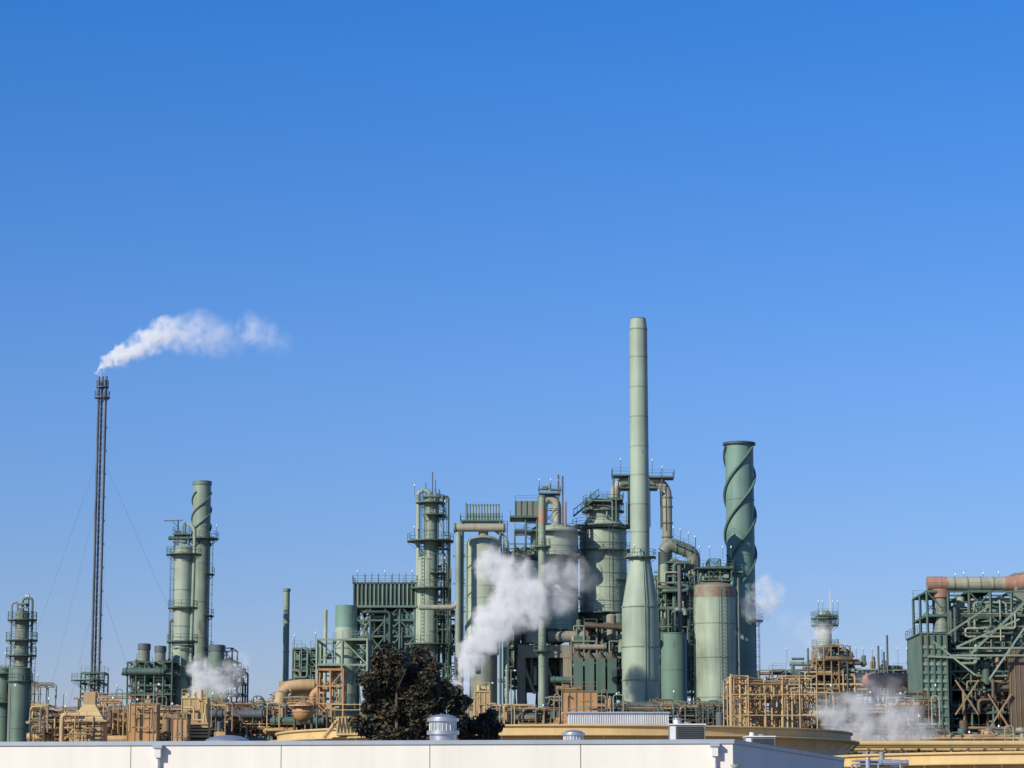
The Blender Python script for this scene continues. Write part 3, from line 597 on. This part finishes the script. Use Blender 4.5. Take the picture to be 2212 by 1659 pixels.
rack(400,1310,1600,1502,261,['brown_steel','dark_green_steel','steel_green','yellow_shade_steel','grey_green_paint','slate_steel'],1.6)
rack(380,1740,2010,1500,271,YD+['grey_green_paint','slate_steel'],1.3)
rack(340,1940,2230,1574,281,YD+['grey_green_paint','rust_paint'],1)
rack(470,-40,80,1475,291,YD+['grey_green_paint'],.5)
# distant process buildings closing the view between the racks
q=random.Random(77)
for u in range(-30,2230,52):
    o=B('process_building',560); wv=q.uniform(26,56); x0=o.P(u,1550).x; x1=o.P(u+wv,1550).x; vt=q.uniform(1526,1552); z=at(0,vt,560).z
    m=q.choice(['brown_steel','brown_steel','grey_green_paint','slate_steel','yellow_shade_steel']); o.box(x0,x1,560,570,0,z,m); o.box(x0-.2,x1+.2,559.8,570.2,z+.003,z+.3,'grey_steel')
    for i in range(int((x1-x0)/1.6)): o.box(x0+.4+i*1.6,x0+.9+i*1.6,559.9,559.997,z-3,z-1.2,'black_steel')
    o.build()
# yellow filter hood
o=B('hopper_building',345); c=o.P(186,1560,3); 
def frust(o,cx,cy,w0,w1,z0,z1,m):
    b=len(o.V)
    for w,z in((w0,z0),(w1,z1)):
        for sx,sy in((-1,-1),(1,-1),(1,1),(-1,1)): o.V.append(Vector((cx+sx*w,cy+sy*w,z)))
    for q in((3,2,1,0),(4,5,6,7),(0,1,5,4),(1,2,6,5),(2,3,7,6),(3,0,4,7)): o.f([b+i for i in q],m)
Zv=lambda v:at(0,v,345).z
o.box(c.x-2,c.x+2,c.y-2,c.y+2,0,Zv(1560),'tan_paint'); frust(o,c.x,c.y,2.3,.75,Zv(1559.8),Zv(1520),'yellow_paint'); o.box(c.x-.75,c.x+.75,c.y-.75,c.y+.75,Zv(1519.8),Zv(1492),'tan_paint')
for i in range(5): o.box(c.x-1.9+i*.9,c.x-1.8+i*.9,c.y-2.1,c.y-2.003,0,Zv(1562),'yellow_shade_steel')
o.tangle(150,222,1545,1600,1,14,['tan_paint','yellow_shade_steel','brown_steel'],.06,.14,-1.2,66)
o.tube([c+Vector((-1,-2.3,1)),c+Vector((-3.2,-2.3,1)),Vector((c.x-3.2,c.y-2.3,0))],.3,'tan_paint',8,.6); o.rplat(c.x-2.6,c.x+2.6,c.y-2.6,c.y+2.6,Zv(1560)+.3,'tan_paint') ; o.build()
def tanbox(name,D,u0,u1,vt,m,m2,seed):
    o=B(name,D); x0=o.P(u0,vt).x; x1=o.P(u1,vt).x; z=at(0,vt,D).z; o.box(x0,x1,D,D+4,0,z,m); n=max(3,int((x1-x0)/.9))
    for i in range(n+1): xx=x0+(x1-x0)*i/n; o.box(xx-.05,xx+.05,D-.1,D-.003,0,z,m2)
    for zz in(z*.35,z*.7,z): o.box(x0-.1,x1+.1,D-.16,D-.103,zz-.12,zz,m2)
    o.box(x0+(x1-x0)*.3,x0+(x1-x0)*.3+1,D-.14,D-.102,z*.36,z*.36+2.1,'brown_steel')
    o.rail([(x0,D,z),(x1,D,z)],m2); o.clutter(u0,u1,vt-10,vt,3,4,[m2],0,seed,(.3,.8)); o.tangle(u0-6,u1+6,vt,1600,1,6,[m,m2,'grey_green_paint'],.06,.15,-1.5,seed); o.build()
tanbox('equipment_enclosure',352,393,447,1507,'tan_paint','yellow_paint',1)
tanbox('equipment_enclosure',358,276,338,1520,'orange_paint','tan_paint',2)
tanbox('equipment_enclosure',352,1026,1058,1493,'tan_paint','yellow_paint',3)
tanbox('equipment_enclosure',350,1214,1290,1492,'orange_paint','yellow_shade_steel',4)
tanbox('equipment_enclosure',330,372,404,1550,'orange_paint','yellow_shade_steel',5)
o=B('cooling_tower',335)
for i in range(5):
    z=at(0,1592-i*7,335).z; c=o.P(423,1575); o.box(c.x-1.5,c.x+1.5,335,338,z-.05,z+.2,'tan_paint'); o.box(c.x-1.2,c.x+1.2,335.3,337.7,z-.2,z-.053,'black_steel')
o.box(c.x-1.2,c.x+1.2,335.3,337.7,0,at(0,1592,335).z-.25,'brown_steel'); o.build()
# light poles
for u,vt,D in((333,1478,320),(520,1462,430),(1104,1448,400),(137,1500,400),(23,1480,330),(1056,1475,420)):
    o=B('light_pole',D); p=o.P(u,vt); o.cyl((p.x,p.y,0),p,.11,.07,'grey_steel',8); o.beam(p,p+Vector((.6,0,0)),.07,'grey_steel'); o.cyl(p+Vector((.6,0,-.1)),p+Vector((.6,0,.1)),.2,.12,'lamp_glass_white',8); o.build()
# ---------------------------------------------------------------- big storage tank
def tank(name,D,uc,R,vtan,m='yellow_paint'):
    o=B(name,D); z=at(0,vtan,D).z
    cx=at(uc,1580,D).x; n=160
    o.cyl((cx,D,0),(cx,D,z-.9),R,R,m,n,False); o.lathe(cx,D,[(R,z-.2),(R,z),(R-.15,z),(R-.15,z-2.2)],m,n)
    o.cyl((cx,D,z-.9),(cx,D,z-.2),R,R,m,n,False)
    o.lathe(cx,D,[(R,z-.85),(R+.75,z-.85),(R+.75,z-.72),(R,z-.72)],m,n); o.lathe(cx,D,[(R,z-.1),(R+.18,z-.1),(R+.18,z+.06),(R,z+.06)],m,n)
    o.lathe(cx,D,[(R-.2,z-2),(.01,z-2)],'roof_membrane',n)
    for k in range(4): zz=z-2.2-k*2.2; o.cyl((cx,D,zz-.02),(cx,D,zz+.02),R+.015,R+.015,'tan_paint',n,False)
    for k in range(60): a=2*math.pi*k/60; o.beam((cx+(R+.7)*math.cos(a),D+(R+.7)*math.sin(a),z-.86),(cx+R*math.cos(a),D+R*math.sin(a),z-1.5),.08,m)
    return o,cx,z
o,cx,z=tank('storage_tank',240,1217,25.3,1588)
px=at(770,1540,222); 
o.box(px.x-1.6,px.x+.8,221,224,z-.6,z+.9,'yellow_paint'); o.rail([(px.x-2,221,z+.9),(px.x+.8,221,z+.9),(px.x+.8,224,z+.9)],'yellow_paint',h=1.0,w=.08)
pts=[]
for i in range(9): pts.append((at(722,1545,222).x+i*.14,220.6,z+.2+(.9 if i%2 else -.3)))
o.tube(pts,.07,'yellow_shade_steel',5); 
b3=at(700,1575,222); o.beam((b3.x,221,z-.8),(px.x-1.6,221,z+.6),.2,'yellow_paint'); o.beam((b3.x,222,z-.8),(px.x-1.6,222,z+.6),.2,'yellow_paint')
for i in range(12): zz=z-.8+i*.12; xx=b3.x+(px.x-1.6-b3.x)*i/12; o.box(xx,xx+.3,221,222,zz,zz+.04,'yellow_paint')
o.build()
o,cx,z=tank('storage_tank',205,2290,18,1637); o.build()
# ribbed long shed behind rim
o=B('corrugated_metal_shed',268); x0=o.P(1229,1545).x; x1=o.P(1443,1545).x; z=at(0,1541,268).z; o.box(x0,x1,268,274,0,z,'white_metal'); n=44
for i in range(n+1): xx=x0+(x1-x0)*i/n; o.box(xx-.05,xx+.05,267.88,267.997,0,z,'white_metal')
o.box(x0-.15,x1+.15,267.7,274.2,z+.003,z+.15,'coping_metal'); o.build()
# long yellow pipes right
o=B('pipeline',262)
for k,v in enumerate((1606,1611,1617)): 
    o.tube([o.P(1832,v+4,k*1.2),o.P(1850,v,k*1.2),o.P(2260,v,k*1.2)],.2 if k else .28,'yellow_paint',8)
for i in range(12): p=o.P(1845+i*36,1618,1.5); o.beam((p.x,p.y-1.6,p.z),(p.x,p.y+1.6,p.z),.2,'tan_paint'); o.beam((p.x,p.y,0),p,.2,'tan_paint')
o.build()
# ---------------------------------------------------------------- foliage
def leaves(name,D,lobes,n,size,mat,trunk=None,seed=1,squash=1.0):
    q=random.Random(seed); o=B(name,D); k=o.k; mi=mat
    cs=[]
    for u,v,r,d in lobes:
        c=o.P(u,v,d); cs.append((c,r*k))
    tot=sum(r*r for _,r in cs)
    for c,r in cs:
        m=int(n*r*r/tot); subs=[]
        for _ in range(max(8,int(r*r*12))):
            dv=Vector((q.gauss(0,1),q.gauss(0,1),q.gauss(0,1))).normalized()*r*(q.random()**.4); dv.z*=squash; subs.append((c+dv,q.uniform(.2,.48)*min(1.,r)))
        for _ in range(m):
            sc,sr=q.choice(subs); dv=Vector((q.gauss(0,1),q.gauss(0,1),q.gauss(0,.8)))*sr*.55; p=sc+dv
            a=Vector((q.gauss(0,1),q.gauss(0,1),q.gauss(0,1)-.6)).normalized(); b=a.orthogonal().normalized(); s=size*q.uniform(.5,1.4)
            i=len(o.V); o.V+=[p-b*(s*.25),p+a*(s*.5),p+b*(s*.25),p-a*(s*.5)]; o.f((i,i+1,i+2,i+3),mi)
    if trunk:
        base=o.P(trunk,1500); base.z=0; hub=Vector((base.x,base.y,base.z+6.0)); o.tube([base,base+Vector((.2,0,3)),hub],.38,'bark',10)
        for c,r in cs:
            mid=hub.lerp(c,.5)+Vector((q.uniform(-.4,.4),q.uniform(-.4,.4),-.5)); 
            o.cyl(hub,mid,.2,.13,'bark',7); o.cyl(mid,c,.13,.06,'bark',6)
            for _ in range(5): e=c+Vector((q.uniform(-1,1),q.uniform(-1,1),q.uniform(-.3,1)))*r*.9; o.cyl(mid.lerp(c,.6),e,.05,.02,'bark',4)
    return o
L=[(836,1415,22,0),(822,1440,30,1),(858,1440,26,-1),(905,1408,22,.5),(918,1438,28,0),(893,1450,18,1),(798,1478,28,-.5),(840,1485,38,0),(885,1484,28,.5),(930,1478,34,-.5),(962,1500,28,0),(868,1532,40,0),(812,1528,36,.5),(925,1528,40,0),(978,1538,28,.5),(1003,1518,17,0),(850,1575,38,0),(790,1578,28,0),(905,1578,38,0),(962,1582,34,0)]
leaves('eucalyptus_tree',172,L,80000,.32,'eucalyptus_leaves',880,1).build()
leaves('eucalyptus_tree',176,[(1040,1548,24,0),(1060,1580,24,0),(1025,1585,26,0),(1005,1575,22,.5)],14000,.32,'eucalyptus_leaves',1035,2).build()
leaves('shrub_row',225,[(1835+i*24,1632+(i%3)*2,13,(i%2)) for i in range(17)],12000,.26,'shrub_leaves',None,3,.6).build()
# ---------------------------------------------------------------- warehouse building (foreground)
o=B('warehouse_building',100); A=at(-420,1601,104); C=at(1560,1597,100); C=Vector((C.x+.4,100,C.z)); E=at(1822,1641,129); zt=C.z
A=Vector((A.x,104,0)); C0=Vector((C.x,100,0)); E0=Vector((E.x,129,0)); Fv=Vector((A.x+5,134,0))
dirw=(C0-A).normalized(); nrm=Vector((dirw.y,-dirw.x,0))
def wallpanel(o,p,q,z0,z1,th,m,n):
    b=len(o.V)
    for z in(z0,z1):
        for w in(p,q,q-n*th,p-n*th): o.V.append(Vector((w.x,w.y,z)))
    for f in((3,2,1,0),(4,5,6,7),(0,1,5,4),(1,2,6,5),(2,3,7,6),(3,0,4,7)): o.f([b+i for i in f],m)
Lw=(C0-A).length
def along(u):
    best=0;bd=9e9
    for i in range(4001):
        p=A+dirw*(Lw*i/4000); uu=CX+F*p.x/p.y
        if abs(uu-u)<bd: bd=abs(uu-u); best=Lw*i/4000
    return best
seams=[0]+[along(u) for u in(-310,8,290,612,930,1253)]+[Lw]
for a,b in zip(seams,seams[1:]): wallpanel(o,A+dirw*(a+.015),A+dirw*(b-.015),0,zt-.16,.2,'white_wall_paint',nrm)
wallpanel(o,A-nrm*.05,C0-nrm*.05,0,zt-.17,.12,'grey_steel',nrm)
d2=(E0-C0).normalized(); n2=Vector((d2.y,-d2.x,0))
L2=(E0-C0).length
for i in range(4): wallpanel(o,C0+d2*(L2*i/4+.02),C0+d2*(L2*(i+1)/4-.02),0,zt-.16,.2,'white_wall_paint',n2)
wallpanel(o,A+nrm*.06-dirw*.1,C0+nrm*.06+dirw*.05,zt-.157,zt,.34,'coping_metal',nrm); wallpanel(o,C0+n2*.06+d2*.06,E0+n2*.06,zt-.157,zt-.001,.34,'coping_metal',n2)
wallpanel(o,E0,Fv,0,zt-.16,.2,'white_wall_paint',Vector((0,1,0)))
b=len(o.V); 
for p in(A,C0,E0,Fv): o.V.append(Vector((p.x,p.y,zt-.45)))
o.f((b,b+1,b+2,b+3),'roof_membrane')
for u in(350,1540):
    p=A+dirw*along(u)+nrm*.003
    wallpanel(o,p-dirw*.11,p+dirw*.13,zt-.62,zt-.2,-.28,'white_metal',nrm); wallpanel(o,p-dirw*.17,p+dirw*.19,zt-.27,zt-.15,-.34,'coping_metal',nrm)
    c=p+nrm*.14; o.cyl((c.x,c.y,0),(c.x,c.y,zt-.6),.065,.065,'white_metal',10)
    for zz in(zt-1.1,zt-2.4): o.box(c.x-.1,c.x+.1,c.y-.08,c.y+.1,zz,zz+.05,'grey_steel')
o.build()
# roof vents
def vent(D,u,vt,wp):
    o=B('roof_vent',D); p=o.P(u,vt); w=wp*o.k/2; zr=zt-.45; z=p.z; x=p.x; y=D
    h=w*1.3
    o.cyl((x,y,zr),(x,y,z-h*.9),w*.85,w*.85,'galvanised_metal',28); o.cyl((x,y,z-h*.98),(x,y,z-h*.8),w*1.02,w*1.02,'galvanised_metal',28); o.cyl((x,y,z-h*.8),(x,y,z-h*.35),w*.8,w*.84,'galvanised_metal',28)
    for i in range(20):
        a=2*math.pi*i/20; o.beam((x+w*.84*math.cos(a),y+w*.84*math.sin(a),z-h*.8),(x+w*.84*math.cos(a),y+w*.84*math.sin(a),z-h*.3),.03,'white_metal')
    o.cyl((x,y,z-h*.35),(x,y,z-h*.2),w*1.0,w*1.0,'galvanised_metal',28); o.dome(x,y,z-h*.2,w*.86,h*.2,'galvanised_metal',28); o.build()
vent(112,957,1543,68); vent(110,1239,1577,50); vent(120,1463,1550,20)
def ac(D,u0,u1,vt,vb):
    o=B('rooftop_air_conditioner',D); x0=o.P(u0,vt).x; x1=o.P(u1,vt).x; z1=o.P(u0,vt).z; z0=zt-.45; 
    o.box(x0,x1,D,D+1.4,z0,z1,'grey_steel'); o.box(x0+.28,x1-.06,D-.03,D-.003,z1-.62,z1-.07,'black_steel'); o.box(x0-.04,x1+.04,D-.06,D+1.45,z1+.003,z1+.05,'white_metal'); o.box(x0-.02,x0+.22,D-.04,D-.004,z0,z1-.05,'white_metal')
    for i in range(6): o.box(x0+.3,x1-.08,D-.05,D-.033,z1-.6+i*.09,z1-.585+i*.09,'slate_steel')
    o.cyl((x0+.3,D+.5,z1+.05),(x0+.3,D+.5,z1+.22),.13,.1,'white_metal',12); o.cyl((x0+.75,D+.5,z1+.05),(x0+.75,D+.5,z1+.14),.16,.16,'grey_steel',12); o.build()
ac(113,1448,1523,1566,1598); ac(122,1612,1674,1592,1615)
o=B('skylight_dome',112); p=o.P(492,1588); o.lathe(p.x,112,[(1.0*math.cos(a*math.pi/12)+1e-3,p.z-.35+.35*math.sin(a*math.pi/12)) for a in range(7)],'galvanised_metal',28); o.cyl((p.x,112,zt-.45),(p.x,112,p.z-.35),1.02,1.02,'grey_steel',28); o.build()
o=B('rooftop_equipment',150)
o.frame(1850,1945,[1650],3,2,2,'galvanised_metal',.1,.3,1,rail=False); o.clutter(1858,1940,1640,1652,1.5,9,['galvanised_metal','white_metal','grey_steel'],0,9,(.2,.45)); o.build()
o=B('satellite_dish',96); c=o.P(1590,1655); o.cyl((c.x,96,0),(c.x,96,c.z),.05,.05,'grey_steel',8); o.lathe(c.x,96,[(.02,c.z-.1),(.14,c.z-.06),(.22,c.z+.05)],'white_metal',20); o.build()
# ---------------------------------------------------------------- steam plumes (volumes, with glow added for scattered light)
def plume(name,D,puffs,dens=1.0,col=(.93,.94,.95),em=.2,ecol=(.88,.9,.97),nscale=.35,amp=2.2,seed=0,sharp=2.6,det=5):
    k=D/F; P=[(at(u,v,D)+Vector((0,d,0)),r*k,w) for u,v,r,w,d in puffs]
    mn=Vector([min(p[i]-r*1.05-amp*.4 for p,r,w in P) for i in range(3)]); mx=Vector([max(p[i]+r*1.05+amp*.4 for p,r,w in P) for i in range(3)])
    b=B(name,D); nm='vapour_%d'%seed; m=bpy.data.materials.new(nm); m.use_nodes=True; t=m.node_tree; L=t.links; t.nodes.remove(t.nodes['Principled BSDF'])
    out=t.nodes['Material Output']; geo=nd(t,'ShaderNodeNewGeometry'); off=nd(t,'ShaderNodeVectorMath',operation='ADD'); off.inputs[1].default_value=(seed*17.3,seed*5.1,seed*9.7); L.new(geo.outputs['Position'],off.inputs[0])
    n=nd(t,'ShaderNodeTexNoise'); n.inputs['Scale'].default_value=nscale; n.inputs['Detail'].default_value=det; n.inputs['Roughness'].default_value=.66; L.new(off.outputs[0],n.inputs['Vector'])
    s1=nd(t,'ShaderNodeVectorMath',operation='SUBTRACT'); s1.inputs[1].default_value=(.5,.5,.5); L.new(n.outputs['Color'],s1.inputs[0])
    s2=nd(t,'ShaderNodeVectorMath',operation='SCALE'); s2.inputs['Scale'].default_value=amp*2; L.new(s1.outputs[0],s2.inputs[0])
    ps=nd(t,'ShaderNodeVectorMath',operation='ADD'); L.new(geo.outputs['Position'],ps.inputs[0]); L.new(s2.outputs[0],ps.inputs[1])
    prev=None
    for p,r,w in P:
        d=nd(t,'ShaderNodeVectorMath',operation='DISTANCE'); L.new(ps.outputs[0],d.inputs[0]); d.inputs[1].default_value=p
        a=nd(t,'ShaderNodeMapRange',clamp=True); a.inputs['From Min'].default_value=r; a.inputs['From Max'].default_value=r*(1-1/sharp); a.inputs['To Min'].default_value=0; a.inputs['To Max'].default_value=w; L.new(d.outputs['Value'],a.inputs[0])
        if prev is None: prev=a
        else:
            mxn=nd(t,'ShaderNodeMath',operation='MAXIMUM'); L.new(prev.outputs[0],mxn.inputs[0]); L.new(a.outputs[0],mxn.inputs[1]); prev=mxn
    # patchy thinning
    mr=nd(t,'ShaderNodeMapRange',clamp=True); mr.inputs['From Min'].default_value=.40; mr.inputs['From Max'].default_value=.58; mr.inputs['To Min'].default_value=.06; L.new(n.outputs[0],mr.inputs[0])
    pm=nd(t,'ShaderNodeMath',operation='MULTIPLY'); L.new(prev.outputs[0],pm.inputs[0]); L.new(mr.outputs[0],pm.inputs[1])
    dm=nd(t,'ShaderNodeMath',operation='MULTIPLY'); dm.inputs[1].default_value=dens; L.new(pm.outputs[0],dm.inputs[0])
    v=nd(t,'ShaderNodeVolumePrincipled'); v.inputs['Color'].default_value=(*col,1); v.inputs['Anisotropy'].default_value=-.35; L.new(dm.outputs[0],v.inputs['Density'])
    em_=nd(t,'ShaderNodeMath',operation='MULTIPLY'); em_.inputs[1].default_value=em; L.new(dm.outputs[0],em_.inputs[0]); L.new(em_.outputs[0],v.inputs['Emission Strength']); v.inputs['Emission Color'].default_value=(*ecol,1)  # vapour glows by itself, in place of light scattered many times inside it
    L.new(v.outputs[0],out.inputs['Volume']); 
    try: m.cycles.volume_step_rate=.35
    except Exception: pass
    MATS[nm]=m
    b.box(mn.x,mx.x,mn.y,mx.y,mn.z,mx.z,nm); return b.build()
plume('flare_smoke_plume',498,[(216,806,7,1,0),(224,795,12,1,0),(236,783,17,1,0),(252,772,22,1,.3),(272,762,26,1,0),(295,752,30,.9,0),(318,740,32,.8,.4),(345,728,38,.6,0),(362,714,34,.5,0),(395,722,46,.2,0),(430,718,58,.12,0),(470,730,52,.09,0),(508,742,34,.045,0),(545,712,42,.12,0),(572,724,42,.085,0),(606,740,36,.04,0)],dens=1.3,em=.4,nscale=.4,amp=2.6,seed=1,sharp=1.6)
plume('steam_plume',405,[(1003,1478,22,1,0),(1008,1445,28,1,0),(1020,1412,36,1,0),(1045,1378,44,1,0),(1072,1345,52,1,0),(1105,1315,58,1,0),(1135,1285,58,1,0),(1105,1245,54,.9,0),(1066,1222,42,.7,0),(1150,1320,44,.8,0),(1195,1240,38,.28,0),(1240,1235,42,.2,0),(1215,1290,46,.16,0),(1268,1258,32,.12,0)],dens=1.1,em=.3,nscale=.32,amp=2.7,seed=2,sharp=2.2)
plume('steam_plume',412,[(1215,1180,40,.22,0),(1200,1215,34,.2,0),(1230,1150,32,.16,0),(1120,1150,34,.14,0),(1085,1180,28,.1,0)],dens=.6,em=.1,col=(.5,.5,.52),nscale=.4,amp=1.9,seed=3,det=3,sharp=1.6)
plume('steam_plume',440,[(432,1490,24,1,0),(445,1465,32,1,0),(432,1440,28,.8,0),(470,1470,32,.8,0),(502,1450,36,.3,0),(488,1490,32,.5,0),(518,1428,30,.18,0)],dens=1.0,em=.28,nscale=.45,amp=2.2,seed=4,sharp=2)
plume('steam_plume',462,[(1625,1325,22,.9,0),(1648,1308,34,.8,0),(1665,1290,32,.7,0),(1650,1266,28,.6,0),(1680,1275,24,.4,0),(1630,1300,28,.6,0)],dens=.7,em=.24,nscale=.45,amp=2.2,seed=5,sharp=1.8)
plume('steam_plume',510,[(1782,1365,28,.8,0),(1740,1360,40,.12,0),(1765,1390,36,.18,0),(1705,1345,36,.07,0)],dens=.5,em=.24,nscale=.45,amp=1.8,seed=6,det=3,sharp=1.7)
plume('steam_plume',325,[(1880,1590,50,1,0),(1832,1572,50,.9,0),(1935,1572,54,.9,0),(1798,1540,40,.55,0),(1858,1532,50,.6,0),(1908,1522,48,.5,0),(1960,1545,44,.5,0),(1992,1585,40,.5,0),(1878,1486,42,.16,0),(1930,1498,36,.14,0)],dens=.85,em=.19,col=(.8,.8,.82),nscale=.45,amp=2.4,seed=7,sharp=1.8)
# ---------------------------------------------------------------- light, sky, camera
az=math.radians(226); el=math.radians(28)
w=bpy.data.worlds.new('World'); scene.world=w; w.use_nodes=True; t=w.node_tree; L=t.links
sky=nd(t,'ShaderNodeTexSky',sky_type='NISHITA'); sky.sun_disc=False; sky.sun_elevation=el; sky.sun_rotation=az; sky.air_density=1.0; sky.dust_density=.2; sky.ozone_density=4.0
tc=nd(t,'ShaderNodeTexCoord'); sp=nd(t,'ShaderNodeSeparateXYZ'); L.new(tc.outputs['Generated'],sp.inputs[0])
cr=nd(t,'ShaderNodeValToRGB'); E=cr.color_ramp.elements
E[0].position=0; E[0].color=(.72,.69,.93,1); E[1].position=1; E[1].color=(.6,.8,1.05,1)
for p,c in((.05,(.70,.70,.96)),(.10,(.62,.73,1.04)),(.16,(.56,.775,1.16)),(.30,(.27,.76,1.34)),(.45,(.35,.75,1.25))):
    e=E.new(p); e.color=(*c,1)
L.new(sp.outputs[2],cr.inputs[0]); mu=nd(t,'ShaderNodeMix',data_type='RGBA',blend_type='MULTIPLY'); mu.inputs[0].default_value=1; L.new(sky.outputs[0],mu.inputs[6]); L.new(cr.outputs[0],mu.inputs[7])
L.new(mu.outputs[2],t.nodes['Background'].inputs[0]); t.nodes['Background'].inputs[1].default_value=.107
sd=Vector((math.sin(az)*math.cos(el),math.cos(az)*math.cos(el),math.sin(el)))
l=bpy.data.lights.new('sun','SUN'); l.energy=4.7; l.angle=math.radians(.5); l.color=(1,.915,.765); so=bpy.data.objects.new('sun',l); so.rotation_euler=sd.to_track_quat('Z','Y').to_euler(); so.location=(-60,-60,80); scene.collection.objects.link(so)
cam=bpy.data.cameras.new('camera'); cam.sensor_width=36; cam.lens=36*F/2212; cam.clip_end=20000; cam.clip_start=.5
co=bpy.data.objects.new('camera',cam); co.location=(0,0,EYE); co.rotation_euler=(math.pi/2+T,0,0); scene.collection.objects.link(co); scene.camera=co
scene.view_settings.view_transform='Standard'; scene.view_settings.look='None'; scene.view_settings.exposure=0
